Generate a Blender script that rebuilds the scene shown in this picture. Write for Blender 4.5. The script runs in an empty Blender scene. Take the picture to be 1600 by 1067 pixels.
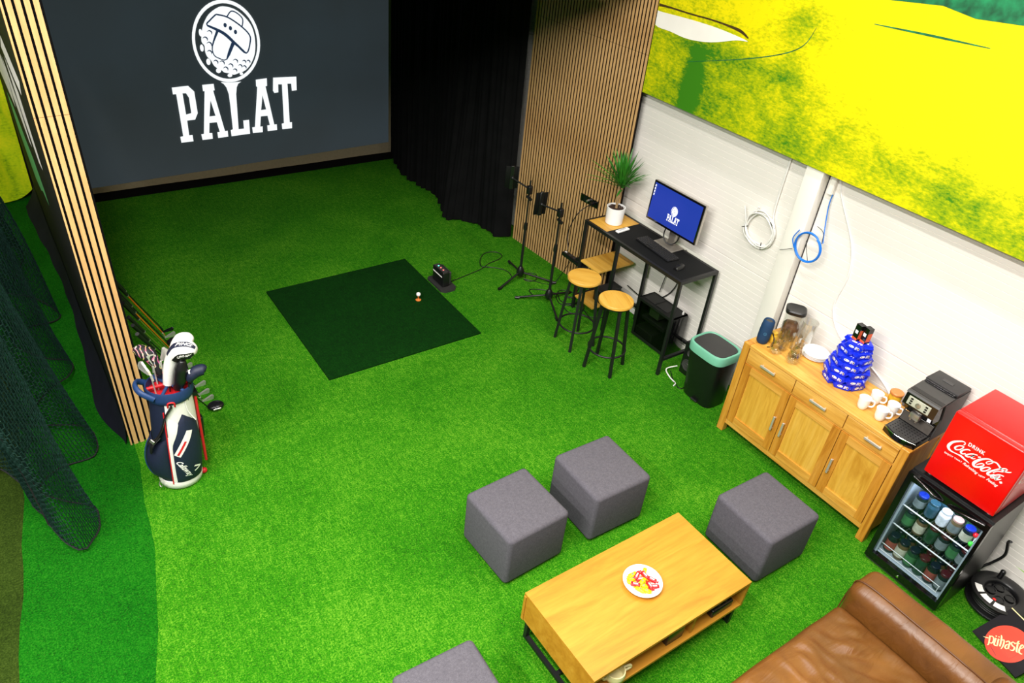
import bpy, bmesh, math, random
from mathutils import Vector, Matrix, Euler
from mathutils.geometry import tessellate_polygon
random.seed(7)
SC = bpy.context.scene
COL = SC.collection
PI = math.pi
R = math.radians

# ------------------------------------------------------------------ camera, light, exposure
cam_d = bpy.data.cameras.new('camera')
cam = bpy.data.objects.new('camera', cam_d); COL.objects.link(cam)
cam.matrix_world = Matrix([[0.822989, 0.257041, -0.506576, 0.0], [-0.560162, 0.515391, -0.64853, 0.0], [0.094386, 0.817497, 0.568146, 3.9], [0.0, 0.0, 0.0, 1.0]])
cam_d.lens = 26.3334
cam_d.sensor_width = 36.0
cam_d.sensor_fit = 'HORIZONTAL'
cam_d.clip_start = 0.05
SC.camera = cam
SC.view_settings.view_transform = 'Standard'
SC.view_settings.look = 'None'
SC.view_settings.gamma = 1.0
SC.view_settings.use_curve_mapping = False
SC.view_settings.exposure = 0.0

world = bpy.data.worlds.new('hall_light'); SC.world = world
world.use_nodes = True
wb = world.node_tree.nodes['Background']
wb.inputs[0].default_value = (0.95, 0.98, 1.0, 1)
wb.inputs[1].default_value = 0.06

def area(name, loc, sx, sy, power, color=(1, 0.97, 0.92), rot=(0, 0, 0), spread=PI):
    d = bpy.data.lights.new(name, 'AREA'); d.shape = 'RECTANGLE'
    d.size = sx; d.size_y = sy; d.energy = power; d.color = color; d.spread = spread
    o = bpy.data.objects.new(name, d); COL.objects.link(o)
    o.location = loc; o.rotation_euler = rot
    return o
# rows of ceiling tube lamps over the lounge
for lx, p in ((-4.8, 340), (-2.5, 450), (-0.2, 470), (2.1, 150), (3.85, 115)):
    area('ceiling_tube_light', (lx, 0.85 if lx == -0.2 else 1.45, 5.3), 0.14, 3.4, p)

# ------------------------------------------------------------------ materials
def lin(c):
    c = c / 255.0
    return c / 12.92 if c <= 0.04045 else ((c + 0.055) / 1.055) ** 2.4
def rgb(r, g, b): return (lin(r), lin(g), lin(b), 1.0)
class NT:
    def __init__(s, name):
        s.m = bpy.data.materials.new(name); s.m.use_nodes = True
        s.t = s.m.node_tree; s.t.nodes.clear()
        s.out = s.n('ShaderNodeOutputMaterial')
    def n(s, ty, **kw):
        nd = s.t.nodes.new(ty)
        for k, v in kw.items():
            if k.startswith('i_'): nd.inputs[k[2:].replace('_', ' ')].default_value = v
            else: setattr(nd, k, v)
        return nd
    def l(s, a, b): s.t.links.new(a, b)
    def bsdf(s, col=(0.5, 0.5, 0.5, 1), rough=0.5, metal=0.0, spec=0.5):
        b = s.n('ShaderNodeBsdfPrincipled')
        b.inputs['Base Color'].default_value = col; b.inputs['Roughness'].default_value = rough
        b.inputs['Metallic'].default_value = metal; b.inputs['Specular IOR Level'].default_value = spec
        s.l(b.outputs[0], s.out.inputs[0]); s.b = b
        return b
    def coord(s, scale=(1, 1, 1), rot=(0, 0, 0), kind='Object'):
        tc = s.n('ShaderNodeTexCoord'); mp = s.n('ShaderNodeMapping')
        mp.inputs['Scale'].default_value = scale; mp.inputs['Rotation'].default_value = rot
        s.l(tc.outputs[kind], mp.inputs[0]); return mp.outputs[0]
    def noise(s, vec, scale, detail=3, rough=0.5, dist=0.0):
        nd = s.n('ShaderNodeTexNoise'); s.l(vec, nd.inputs['Vector'])
        nd.inputs['Scale'].default_value = scale; nd.inputs['Detail'].default_value = detail
        nd.inputs['Roughness'].default_value = rough; nd.inputs['Distortion'].default_value = dist
        return nd.outputs[0]
    def ramp(s, fac, stops, interp='LINEAR'):
        r = s.n('ShaderNodeValToRGB'); r.color_ramp.interpolation = interp
        e = r.color_ramp.elements
        while len(e) < len(stops): e.new(0.5)
        for el, (p, c) in zip(e, stops): el.position = p; el.color = c
        s.l(fac, r.inputs[0]); return r.outputs[0]
    def mix(s, fac, a, b, mode='MIX'):
        m = s.n('ShaderNodeMix'); m.data_type = 'RGBA'; m.blend_type = mode
        for inp, v in ((m.inputs[0], fac), (m.inputs[6], a), (m.inputs[7], b)):
            if hasattr(v, 'links'): s.l(v, inp)
            else: inp.default_value = v
        return m.outputs[2]
    def math(s, op, a, b=None, c=None):
        m = s.n('ShaderNodeMath'); m.operation = op
        for i, v in enumerate((a, b, c)):
            if v is None: continue
            if hasattr(v, 'links'): s.l(v, m.inputs[i])
            else: m.inputs[i].default_value = v
        return m.outputs[0]
    def bump(s, h, strength=0.3, dist=0.01):
        b = s.n('ShaderNodeBump'); b.inputs['Strength'].default_value = strength; b.inputs['Distance'].default_value = dist
        s.l(h, b.inputs['Height']); s.l(b.outputs[0], s.b.inputs['Normal'])

def plain(name, col, rough=0.5, metal=0.0, spec=0.5, var=0.06, scale=30, bump=0.0):
    t = NT(name); t.bsdf(col, rough, metal, spec)
    v = t.coord(); n = t.noise(v, scale, 3)
    dark = tuple(c * (1 - var) for c in col[:3]) + (1,); lite = tuple(min(1, c * (1 + var)) for c in col[:3]) + (1,)
    t.l(t.ramp(n, [(0.3, dark), (0.7, lite)]), t.b.inputs['Base Color'])
    if bump: t.bump(n, bump, 0.004)
    return t.m
def emit(name, col, st, base=None):
    t = NT(name); t.bsdf(base or col, 0.5)
    t.b.inputs['Emission Color'].default_value = col; t.b.inputs['Emission Strength'].default_value = st
    return t.m
def wood(name, c1, c2, c3, axis='X', rough=0.45, scale=1.0, knots=False):
    t = NT(name); t.bsdf(c1, rough)
    sc = {'X': (1.2, 14, 14), 'Y': (14, 1.2, 14), 'Z': (14, 14, 1.2)}[axis]
    v = t.coord(tuple(k * scale for k in sc))
    n1 = t.noise(v, 1.0, 6, 0.65, 1.2)
    v2 = t.coord(tuple(k * scale * 6 for k in sc)); n2 = t.noise(v2, 1.0, 4, 0.6)
    a = t.ramp(n1, [(0.3, c2), (0.5, c1), (0.72, c3)])
    a = t.mix(t.ramp(n2, [(0.35, (0.35, 0.35, 0.35, 1)), (0.6, (0, 0, 0, 1))]), a, c2)
    if knots:
        vk = t.coord((1.0, 2.2, 2.2)); vo = t.n('ShaderNodeTexVoronoi'); t.l(vk, vo.inputs['Vector']); vo.inputs['Scale'].default_value = 1.9
        a = t.mix(t.ramp(vo.outputs['Distance'], [(0.02, (0.6, 0.6, 0.6, 1)), (0.10, (0, 0, 0, 1))]), a, tuple(k * 0.45 for k in c2[:3]) + (1,))
    t.l(a, t.b.inputs['Base Color']); t.bump(n2, 0.08, 0.002)
    return t.m
def turf(name, dark, mid, lite, stripe=0.2, warm=None):
    t = NT(name); t.bsdf(mid, 0.9, 0, 0.1)
    v = t.coord(); g = t.noise(v, 95, 5, 0.75)
    vs = t.coord((75, 9, 1)); st = t.noise(vs, 1.0, 4, 0.65)
    vb = t.coord(); big = t.noise(vb, 1.3, 4, 0.6, 0.5); bl = t.noise(vb, 24, 4, 0.7)
    f = t.math('MULTIPLY_ADD', st, stripe, t.math('MULTIPLY', g, 1 - stripe))
    f = t.math('ADD', f, t.math('MULTIPLY', t.math('SUBTRACT', big, 0.5), 0.20))
    f = t.math('ADD', f, t.math('MULTIPLY', t.math('SUBTRACT', bl, 0.5), 0.26))
    c = t.ramp(f, [(0.30, dark), (0.5, mid), (0.72, lite)])
    if warm:
        sp = t.noise(v, 170, 2, 0.7)
        c = t.mix(t.ramp(sp, [(0.60, (0, 0, 0, 1)), (0.74, (0.7, 0.7, 0.7, 1))]), c, warm)
    t.l(c, t.b.inputs['Base Color']); t.bump(f, 0.8, 0.014)
    return t.m
def glass(name, tint=(1, 1, 1, 1), tr=0.82, rough=0.02, k=0.45):
    t = NT(name)
    a = t.n('ShaderNodeBsdfTransparent'); a.inputs[0].default_value = tint
    g = t.n('ShaderNodeBsdfGlossy'); g.inputs['Roughness'].default_value = rough; g.inputs[0].default_value = (1, 1, 1, 1)
    lw = t.n('ShaderNodeLayerWeight'); lw.inputs[0].default_value = 0.35
    mx = t.n('ShaderNodeMixShader')
    fac = t.math('ADD', t.math('MULTIPLY', lw.outputs['Facing'], k), 1 - tr - 0.1)
    t.l(fac, mx.inputs[0]); t.l(a.outputs[0], mx.inputs[1]); t.l(g.outputs[0], mx.inputs[2]); t.l(mx.outputs[0], t.out.inputs[0])
    return t.m

M = {}
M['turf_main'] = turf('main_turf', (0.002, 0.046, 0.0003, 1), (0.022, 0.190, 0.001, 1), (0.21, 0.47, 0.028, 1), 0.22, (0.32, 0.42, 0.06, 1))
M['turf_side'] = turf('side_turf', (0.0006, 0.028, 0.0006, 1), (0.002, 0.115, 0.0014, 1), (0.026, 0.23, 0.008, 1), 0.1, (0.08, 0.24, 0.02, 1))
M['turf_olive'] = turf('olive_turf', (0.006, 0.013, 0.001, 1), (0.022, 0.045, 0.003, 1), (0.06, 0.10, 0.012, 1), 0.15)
M['turf_mat'] = turf('mat_turf', (0.0003, 0.012, 0.0004, 1), (0.0008, 0.028, 0.0008, 1), (0.004, 0.055, 0.0025, 1), 0.2)
M['concrete'] = plain('concrete', rgb(120, 118, 112), 0.9, var=0.15, scale=6)
M['white_wall'] = plain('white_wall_paint', rgb(232, 227, 219), 0.55, var=0.015, scale=3)
M['white_paint'] = plain('white_post_paint', rgb(242, 238, 228), 0.5, var=0.015, scale=5)
M['slat'] = wood('slat_oak', rgb(206, 163, 108), rgb(184, 139, 86), rgb(220, 179, 126), 'Z', 0.55, 0.8)
M['felt'] = plain('black_felt', rgb(10, 9, 9), 0.95, spec=0.1, var=0.3, scale=80)
M['black_paint'] = plain('black_paint', rgb(16, 17, 18), 0.7, spec=0.2, var=0.2, scale=3)
M['curtain'] = plain('black_velvet', rgb(12, 12, 13), 0.9, spec=0.12, var=0.25, scale=6)
M['screen'] = plain('screen_cloth', rgb(120, 118, 110), 0.9, spec=0.05, var=0.08, scale=3, bump=0.1)
M['oak'] = wood('sideboard_oak', rgb(216, 158, 66), rgb(178, 116, 34), rgb(232, 182, 92), 'Y', 0.42, 0.8)
M['oak_v'] = wood('sideboard_oak_upright', rgb(206, 144, 50), rgb(164, 102, 26), rgb(222, 168, 76), 'Z', 0.42, 0.8)
M['oak_dark'] = wood('sideboard_oak_frame', rgb(196, 132, 42), rgb(158, 94, 24), rgb(214, 154, 64), 'Z', 0.42, 0.8)
M['oak_panel'] = wood('sideboard_oak_panel', rgb(218, 166, 62), rgb(186, 128, 34), rgb(230, 184, 86), 'Z', 0.42, 0.7)
M['table_wood'] = wood('table_oak', rgb(190, 134, 38), rgb(166, 108, 24), rgb(200, 148, 52), 'X', 0.45, 0.6, knots=True)
M['stool_wood'] = wood('stool_wood', rgb(214, 164, 66), rgb(186, 130, 40), rgb(224, 180, 86), 'Y', 0.45, 0.6)
M['black_metal'] = plain('black_metal', rgb(20, 20, 21), 0.45, 0.0, 0.5, var=0.1)
M['black_plastic'] = plain('black_plastic', rgb(17, 17, 18), 0.35, 0, 0.5, var=0.1)
M['gloss_black'] = plain('gloss_black', rgb(10, 10, 11), 0.12, 0, 0.6, var=0.1)
M['grey_plastic'] = plain('grey_plastic', rgb(58, 57, 56), 0.45, var=0.06)
M['dark_grey'] = plain('dark_grey_plastic', rgb(46, 45, 45), 0.5, var=0.06)
M['silver'] = plain('brushed_silver', rgb(196, 190, 182), 0.3, 0.85, var=0.05)
M['chrome'] = plain('chrome', rgb(225, 222, 218), 0.15, 1.0, var=0.02)
M['handle'] = plain('satin_nickel', rgb(214, 206, 196), 0.35, 0.6, var=0.03)
M['white_plastic'] = plain('white_plastic', rgb(240, 238, 234), 0.35, var=0.02)
M['ceramic'] = plain('white_ceramic', rgb(246, 245, 243), 0.12, 0, 0.6, var=0.01)
M['soil'] = plain('potting_soil', rgb(52, 32, 22), 0.95, var=0.6, scale=120, bump=0.8)
M['leaf'] = plain('dracaena_leaf', rgb(48, 120, 30), 0.45, var=0.3, scale=18)
M['bark'] = plain('cane_bark', rgb(150, 122, 84), 0.8, var=0.3, scale=60, bump=0.4)
M['red_enamel'] = plain('red_enamel', rgb(228, 8, 6), 0.28, 0, 0.5, var=0.02)
M['white_print'] = plain('white_print', rgb(248, 244, 240), 0.5, var=0.01)
M['teal'] = plain('teal_plastic', rgb(112, 178, 150), 0.4, var=0.03)
M['navy'] = plain('navy_nylon', rgb(15, 23, 48), 0.6, var=0.15, scale=90)
M['blue_nylon'] = plain('blue_nylon', rgb(24, 54, 100), 0.55, var=0.12, scale=90)
M['bag_white'] = plain('bag_white_nylon', rgb(218, 216, 210), 0.55, var=0.05, scale=60)
M['bag_red'] = plain('red_nylon', rgb(190, 22, 32), 0.5, var=0.08)
M['cloth_navy'] = plain('dark_navy_cloth', rgb(22, 23, 36), 0.8, spec=0.2, var=0.2, scale=8)
M['steel'] = plain('club_steel', rgb(214, 211, 204), 0.28, 0.6, var=0.05)
M['graphite'] = plain('dark_club_head', rgb(30, 30, 34), 0.25, 0.3, var=0.1)
M['orange_shaft'] = plain('orange_shaft', rgb(214, 112, 22), 0.35, var=0.06)
M['green_shaft'] = plain('green_shaft', rgb(94, 128, 40), 0.4, var=0.06)
M['net'] = plain('green_net_cord', rgb(7, 36, 29), 0.8, spec=0.2, var=0.25, scale=40)
M['rope'] = plain('black_rope', rgb(14, 15, 16), 0.85, var=0.2, scale=80)
M['white_cable'] = plain('white_cable', rgb(232, 230, 224), 0.4, var=0.02)
M['blue_cable'] = plain('blue_cable', rgb(24, 116, 214), 0.4, var=0.04)
M['black_cable'] = plain('black_cable', rgb(14, 14, 14), 0.5, var=0.1)
M['glass'] = glass('clear_glass', (0.97, 0.98, 0.96, 1), 0.84)
M['door_glass'] = glass('fridge_door_glass', (0.86, 0.90, 0.92, 1), 0.92, k=0.22)
M['lamp_white'] = emit('fridge_led', (0.75, 0.86, 1.0, 1), 6.0)

# ------------------------------------------------------------------ mesh helpers
class MB:
    def __init__(s): s.v = []; s.f = []; s.m = []
    def add(s, vs, fs, mi=0):
        k = len(s.v); s.v += [tuple(v) for v in vs]
        s.f += [tuple(i + k for i in f) for f in fs]; s.m += [mi] * len(fs); return s
    def box(s, x0, x1, y0, y1, z0, z1, mi=0):
        return s.add([(x0, y0, z0), (x1, y0, z0), (x1, y1, z0), (x0, y1, z0), (x0, y0, z1), (x1, y0, z1), (x1, y1, z1), (x0, y1, z1)],
                     [(0, 3, 2, 1), (4, 5, 6, 7), (0, 1, 5, 4), (1, 2, 6, 5), (2, 3, 7, 6), (3, 0, 4, 7)], mi)
    def rbox(s, x0, x1, y0, y1, z0, z1, bev=0.01, seg=2, mi=0):
        bm = bmesh.new(); bmesh.ops.create_cube(bm, size=1.0)
        bmesh.ops.scale(bm, vec=(x1 - x0, y1 - y0, z1 - z0), verts=bm.verts)
        bmesh.ops.bevel(bm, geom=bm.edges[:], offset=bev, segments=seg, profile=0.5, affect='EDGES')
        bmesh.ops.translate(bm, vec=((x0 + x1) / 2, (y0 + y1) / 2, (z0 + z1) / 2), verts=bm.verts)
        s.bm(bm, mi); return s
    def bm(s, bm, mi=0):
        bm.verts.index_update()
        s.add([v.co[:] for v in bm.verts], [[v.index for v in f.verts] for f in bm.faces], mi); bm.free(); return s
    def xf(s, mat):
        s.v = [tuple(mat @ Vector(v)) for v in s.v]; return s
    def join(s, o, mat=None, mi=0):
        return s.add([tuple(mat @ Vector(v)) if mat else v for v in o.v], o.f, mi)
    def tube(s, pts, r, n=8, closed=False, cap=True, mi=0, flat=1.0):
        P = [Vector(p) for p in pts]; N = len(P)
        rs = r if isinstance(r, (list, tuple)) else [r] * N
        T = []
        for i in range(N):
            a = P[(i - 1) % N] if (closed or i > 0) else P[i]; b = P[(i + 1) % N] if (closed or i < N - 1) else P[i]
            t = (b - a); T.append(t.normalized() if t.length > 1e-9 else Vector((0, 0, 1)))
        up = Vector((0, 0, 1)) if abs(T[0].z) < 0.9 else Vector((1, 0, 0))
        u = (up - T[0] * up.dot(T[0])).normalized()
        vs = []
        for i in range(N):
            u = (u - T[i] * u.dot(T[i]))
            u = u.normalized() if u.length > 1e-6 else T[i].orthogonal().normalized()
            w = T[i].cross(u)
            for k in range(n):
                a = 2 * PI * k / n; vs.append(P[i] + (u * math.cos(a) * flat + w * math.sin(a)) * rs[i])
        fs = []
        for i in range(N if closed else N - 1):
            j = (i + 1) % N
            for k in range(n):
                l = (k + 1) % n; fs.append((i * n + k, i * n + l, j * n + l, j * n + k))
        if cap and not closed: fs += [tuple(range(n))[::-1], tuple((N - 1) * n + k for k in range(n))]
        return s.add(vs, fs, mi)
    def bar(s, a, b, w, mi=0, h=None):
        """square bar between two points"""
        a = Vector(a); b = Vector(b); t = (b - a).normalized(); h = h or w
        up = Vector((0, 0, 1)) if abs(t.z) < 0.9 else Vector((0, 1, 0))
        u = t.cross(up).normalized() * w / 2; q = u.cross(t).normalized() * h / 2
        vs = [p + x for p in (a, b) for x in (u + q, -u + q, -u - q, u - q)]
        return s.add(vs, [(0, 1, 2, 3), (7, 6, 5, 4), (0, 4, 5, 1), (1, 5, 6, 2), (2, 6, 7, 3), (3, 7, 4, 0)], mi)
    def lathe(s, prof, n=24, c=(0, 0, 0), mi=0, sx=1.0, sy=1.0):
        vs = []; fs = []; rows = []
        for r, z in prof:
            if r < 1e-6: rows.append([len(vs)]); vs.append((c[0], c[1], c[2] + z))
            else:
                rows.append(list(range(len(vs), len(vs) + n)))
                for k in range(n):
                    a = 2 * PI * k / n; vs.append((c[0] + r * math.cos(a) * sx, c[1] + r * math.sin(a) * sy, c[2] + z))
        for A, B in zip(rows, rows[1:]):
            if len(A) == 1 and len(B) == 1: continue
            for k in range(n):
                l = (k + 1) % n
                if len(A) == 1: fs.append((A[0], B[l], B[k]))
                elif len(B) == 1: fs.append((A[k], A[l], B[0]))
                else: fs.append((A[k], A[l], B[l], B[k]))
        return s.add(vs, fs, mi)
    def loft(s, rings, cap=True, mi=0):
        n = len(rings[0]); vs = [p for r in rings for p in r]; fs = []
        for i in range(len(rings) - 1):
            for k in range(n):
                l = (k + 1) % n; fs.append((i * n + k, i * n + l, (i + 1) * n + l, (i + 1) * n + k))
        if cap: fs += [tuple(range(n))[::-1], tuple((len(rings) - 1) * n + k for k in range(n))]
        return s.add(vs, fs, mi)
    def ball(s, c, r, n=16, mi=0, sz=1.0):
        m = n // 2
        return s.lathe([(r * math.sin(PI * i / m), -r * sz * math.cos(PI * i / m)) for i in range(m + 1)], n, c, mi)
    def grid(s, fn, nu, nv, mi=0):
        vs = [fn(i / nu, j / nv) for i in range(nu + 1) for j in range(nv + 1)]
        fs = [(i * (nv + 1) + j, (i + 1) * (nv + 1) + j, (i + 1) * (nv + 1) + j + 1, i * (nv + 1) + j + 1) for i in range(nu) for j in range(nv)]
        return s.add(vs, fs, mi)
    def poly(s, loops, fn, mi=0):
        """flat filled polygon with holes; fn maps (a, b) to a 3-D point"""
        ls = [[Vector((p[0], p[1], 0)) for p in l] for l in loops]
        tris = tessellate_polygon(ls); flat = [p for l in ls for p in l]
        return s.add([fn(p.x, p.y) for p in flat], [tuple(t) for t in tris], mi)
    def prism(s, poly, fn0, fn1, mi=0):
        """solid between two copies of a polygon"""
        P = [Vector((p[0], p[1], 0)) for p in poly]; n = len(P); k = len(s.v)
        tr = tessellate_polygon([P])
        s.v += [tuple(fn0(p.x, p.y)) for p in P] + [tuple(fn1(p.x, p.y)) for p in P]
        fs = [tuple(k + i for i in t) for t in tr] + [tuple(k + n + i for i in t[::-1]) for t in tr]
        fs += [(k + i, k + (i + 1) % n, k + n + (i + 1) % n, k + n + i) for i in range(n)]
        s.f += fs; s.m += [mi] * len(fs); return s
    def stroke(s, pts, fn, mi=0, wscale=1.0, sub=5):
        """brush stroke: smooth centre line (a, b, width) drawn as a flat ribbon"""
        P = [(p[0], p[1], p[2] * wscale) for p in pts]; Q = []
        for i in range(len(P) - 1):
            p0, p1, p2, p3 = P[max(i - 1, 0)], P[i], P[i + 1], P[min(i + 2, len(P) - 1)]
            for k in range(sub):
                t = k / sub
                Q.append(tuple(0.5 * (2 * p1[c] + (p2[c] - p0[c]) * t + (2 * p0[c] - 5 * p1[c] + 4 * p2[c] - p3[c]) * t * t + (3 * p1[c] - p0[c] - 3 * p2[c] + p3[c]) * t ** 3) for c in range(3)))
        Q.append(P[-1]); L = []
        for i, q in enumerate(Q):
            a = Q[max(i - 1, 0)]; b = Q[min(i + 1, len(Q) - 1)]
            dx, dy = b[0] - a[0], b[1] - a[1]; d = math.hypot(dx, dy) or 1
            nx, ny = -dy / d * q[2] / 2, dx / d * q[2] / 2
            L.append((fn(q[0] + nx, q[1] + ny), fn(q[0] - nx, q[1] - ny)))
        vs = [p for l in L for p in l]
        fs = [(2 * i, 2 * i + 1, 2 * i + 3, 2 * i + 2) for i in range(len(L) - 1)]
        return s.add(vs, fs, mi)

W = {}
def reg(o, mat): W[o.name] = mat; return o
def obj(name, mb, mats, parent=None, local=False, smooth=None, recalc=True, kind=None, label=None):
    me = bpy.data.meshes.new(name)
    vs = mb.v
    if parent is not None and not local:
        inv = W[parent.name].inverted(); vs = [tuple(inv @ Vector(v)) for v in vs]
    me.from_pydata(vs, [], mb.f)
    ms = mats if isinstance(mats, (list, tuple)) else [mats]
    for m in ms: me.materials.append(M[m] if isinstance(m, str) else m)
    if len(ms) > 1: me.polygons.foreach_set('material_index', mb.m)
    if recalc:
        bm = bmesh.new(); bm.from_mesh(me); bmesh.ops.recalc_face_normals(bm, faces=bm.faces); bm.to_mesh(me); bm.free()
    if smooth:
        me.shade_smooth(); me.set_sharp_from_angle(angle=R(smooth))
    me.update()
    o = bpy.data.objects.new(name, me); COL.objects.link(o)
    if parent is not None: o.parent = parent
    reg(o, W[parent.name] if parent is not None else Matrix())
    if kind: o['kind'] = kind
    if label: o['label'] = label
    return o
def tag(o, label, cat, group=None):
    o['label'] = label; o['category'] = cat
    if group: o['group'] = group
    return o
def thing(name, label, cat, loc=(0, 0, 0), rot=(0, 0, 0), group=None):
    o = bpy.data.objects.new(name, None); COL.objects.link(o)
    o.location = loc; o.rotation_euler = rot; o.empty_display_size = 0.05
    reg(o, Matrix.Translation(Vector(loc)) @ Euler(rot).to_matrix().to_4x4())
    return tag(o, label, cat, group)
def dup(o, loc=None, rot=None, label=None, group=None, parent=None):
    c = o.copy(); COL.objects.link(c)
    if parent is not None: c.parent = parent
    if loc is not None: c.location = loc
    if rot is not None: c.rotation_euler = rot
    if label: c['label'] = label
    if group: c['group'] = group
    for ch in list(o.children): dup(ch, parent=c)
    return c
def solo(name, mb, mats, label, cat, group=None, **kw):
    return tag(obj(name, mb, mats, **kw), label, cat, group)
_txt = {}
def text_mb(s, bold=0.0, shear=0.0, space=1.0):
    """built-in font outline as flat triangles: (vertices, faces, width)"""
    cu = bpy.data.curves.new('t', 'FONT'); cu.body = s; cu.offset = bold; cu.shear = shear; cu.space_character = space
    cu.resolution_u = 3
    o = bpy.data.objects.new('t', cu); COL.objects.link(o)
    dg = bpy.context.evaluated_depsgraph_get(); me = bpy.data.meshes.new_from_object(o.evaluated_get(dg))
    vs = [v.co[:] for v in me.vertices]; fs = [tuple(p.vertices) for p in me.polygons]
    bpy.data.objects.remove(o); bpy.data.curves.remove(cu); bpy.data.meshes.remove(me)
    xs = [v[0] for v in vs]; x0 = min(xs)
    return [(v[0] - x0, v[1]) for v in vs], fs, max(xs) - x0
def add_text(mb, s, fn, size=None, width=None, mi=0, **kw):
    vs, fs, w = text_mb(s, **kw)
    k = size if size else width / w
    kx = width / w if width else k
    mb.add([fn(v[0] * kx, v[1] * k) for v in vs], fs, mi); return mb
def curve_pts(pts, n=8, closed=False):
    P = [Vector(p) for p in pts]; N = len(P); out = []
    rng = range(N) if closed else range(N - 1)
    for i in rng:
        g = (lambda k: P[k % N]) if closed else (lambda k: P[max(0, min(N - 1, k))])
        p0, p1, p2, p3 = g(i - 1), g(i), g(i + 1), g(i + 2)
        for k in range(n):
            t = k / n
            out.append(0.5 * (2 * p1 + (p2 - p0) * t + (2 * p0 - 5 * p1 + 4 * p2 - p3) * t * t + (3 * p1 - p0 - 3 * p2 + p3) * t ** 3))
    if not closed: out.append(P[-1])
    return out
def struct(name, mb, mats, **kw):
    o = obj(name, mb, mats, **kw); o['kind'] = 'structure'; return o

# ------------------------------------------------------------------ the setting
struct('floor', MB().box(-3.5, 4.95, -1.2, 9.4, -0.06, -0.012), 'concrete')

def strip_mesh(edge_l, edge_r, z, th=0.012):
    """turf carpet between two boundary lines sampled at the same y"""
    mb = MB(); n = len(edge_l)
    vs = [(x, y, z) for x, y in edge_l] + [(x, y, z) for x, y in edge_r] + [(x, y, z - th) for x, y in edge_l] + [(x, y, z - th) for x, y in edge_r]
    fs = []
    for i in range(n - 1):
        fs += [(i, n + i, n + i + 1, i + 1), (i, i + 1, 2 * n + i + 1, 2 * n + i), (n + i, 3 * n + i, 3 * n + i + 1, n + i + 1)]
    return mb.add(vs, fs)
def lerp_line(pts, ys):
    o = []
    for y in ys:
        for (xa, ya), (xb, yb) in zip(pts, pts[1:]):
            if ya <= y <= yb: o.append((xa + (xb - xa) * (y - ya) / (yb - ya), y)); break
    return o
ys = [-1.2 + 0.2 * i for i in range(52)] + [9.35]
seamA = lerp_line([(-0.52, -1.2), (-0.40, 0.6), (-0.15, 1.9), (-0.02, 2.65), (0.10, 3.1), (0.165, 3.4), (0.205, 3.65), (0.25, 4.1), (0.30, 4.5), (0.32, 5.0), (0.32, 9.4)], ys)
seamB = lerp_line([(-1.3, -1.2), (-0.85, 1.5), (-0.60, 3.0), (-0.49, 3.75), (-0.40, 4.5), (-0.35, 5.2), (-0.3, 9.4)], ys)
wob = lambda l, a: [(x + a * math.sin(y * 9) + a * 0.6 * math.sin(y * 23 + 1), y) for x, y in l]
solo('turf_carpet', strip_mesh(wob(seamA, 0.004), [(4.84, y) for y in ys], 0.0), 'turf_main', 'bright lime green artificial turf filling most of the room floor', 'turf')
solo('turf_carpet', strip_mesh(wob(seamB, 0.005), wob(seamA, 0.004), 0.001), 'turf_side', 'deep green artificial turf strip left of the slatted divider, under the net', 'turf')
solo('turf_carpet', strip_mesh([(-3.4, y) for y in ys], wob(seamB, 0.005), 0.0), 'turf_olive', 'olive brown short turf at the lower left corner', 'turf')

solo('black_floor_strip', MB().box(0.42, 4.56, 8.78, 9.2, 0.0005, 0.004), 'felt', 'narrow black floor strip on the turf under the big screen', 'ground sheet')  # thin black strip over the far end of the turf
# right wall: white sandwich panels with shallow horizontal ribs, each panel a piece
def wall_panel(y0, y1, z0, z1):
    prof = []; z = z0 + 0.004; n = int((z1 - z0) / 0.05)
    st = (z1 - z0 - 0.008) / n
    prof.append((4.875, z0)); prof.append((4.856, z0)); prof.append((4.85, z0 + 0.004))
    for i in range(n):
        a = z0 + 0.004 + st * (i + 1)
        if i < n - 1: prof += [(4.85, a - 0.004), (4.8525, a - 0.002), (4.85, a)]
    prof += [(4.85, z1 - 0.004), (4.856, z1), (4.875, z1)]
    mb = MB(); mb.loft([[(x, y0, z) for x, z in prof], [(x, y1, z) for x, z in prof]], cap=False); return mb
wr = struct('wall_right', MB().box(4.872, 4.95, -1.2, 9.4, -0.05, 4.6), 'white_wall')
for z0, z1 in ((-0.01, 1.078), (1.08, 2.198), (2.2, 3.318), (3.32, 4.44)):
    for y0, y1 in ((-1.2, 2.779), (2.781, 6.2), (6.202, 9.4)):
        obj('wall_panel', wall_panel(y0, y1, z0, z1), 'white_wall', wr)
struct('wall_back', MB().box(-3.5, 4.95, 9.3, 9.4, -0.05, 4.6), 'black_paint')
# unseen dark ceiling over the hitting bay only, hung low to shade it
struct('ceiling', MB().box(0.5, 4.6, 4.72, 9.28, 2.93, 3.0), 'black_paint')
# white post on the right wall
post = struct('trim_post', MB().rbox(4.76, 4.851, 2.785, 2.932, 0.0, 4.4, 0.006, 2), 'white_paint', smooth=40)
struct('trim_joint', MB().box(4.843, 4.8505, 2.7795, 2.7845, 0.0, 4.4), 'dark_grey')

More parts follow.
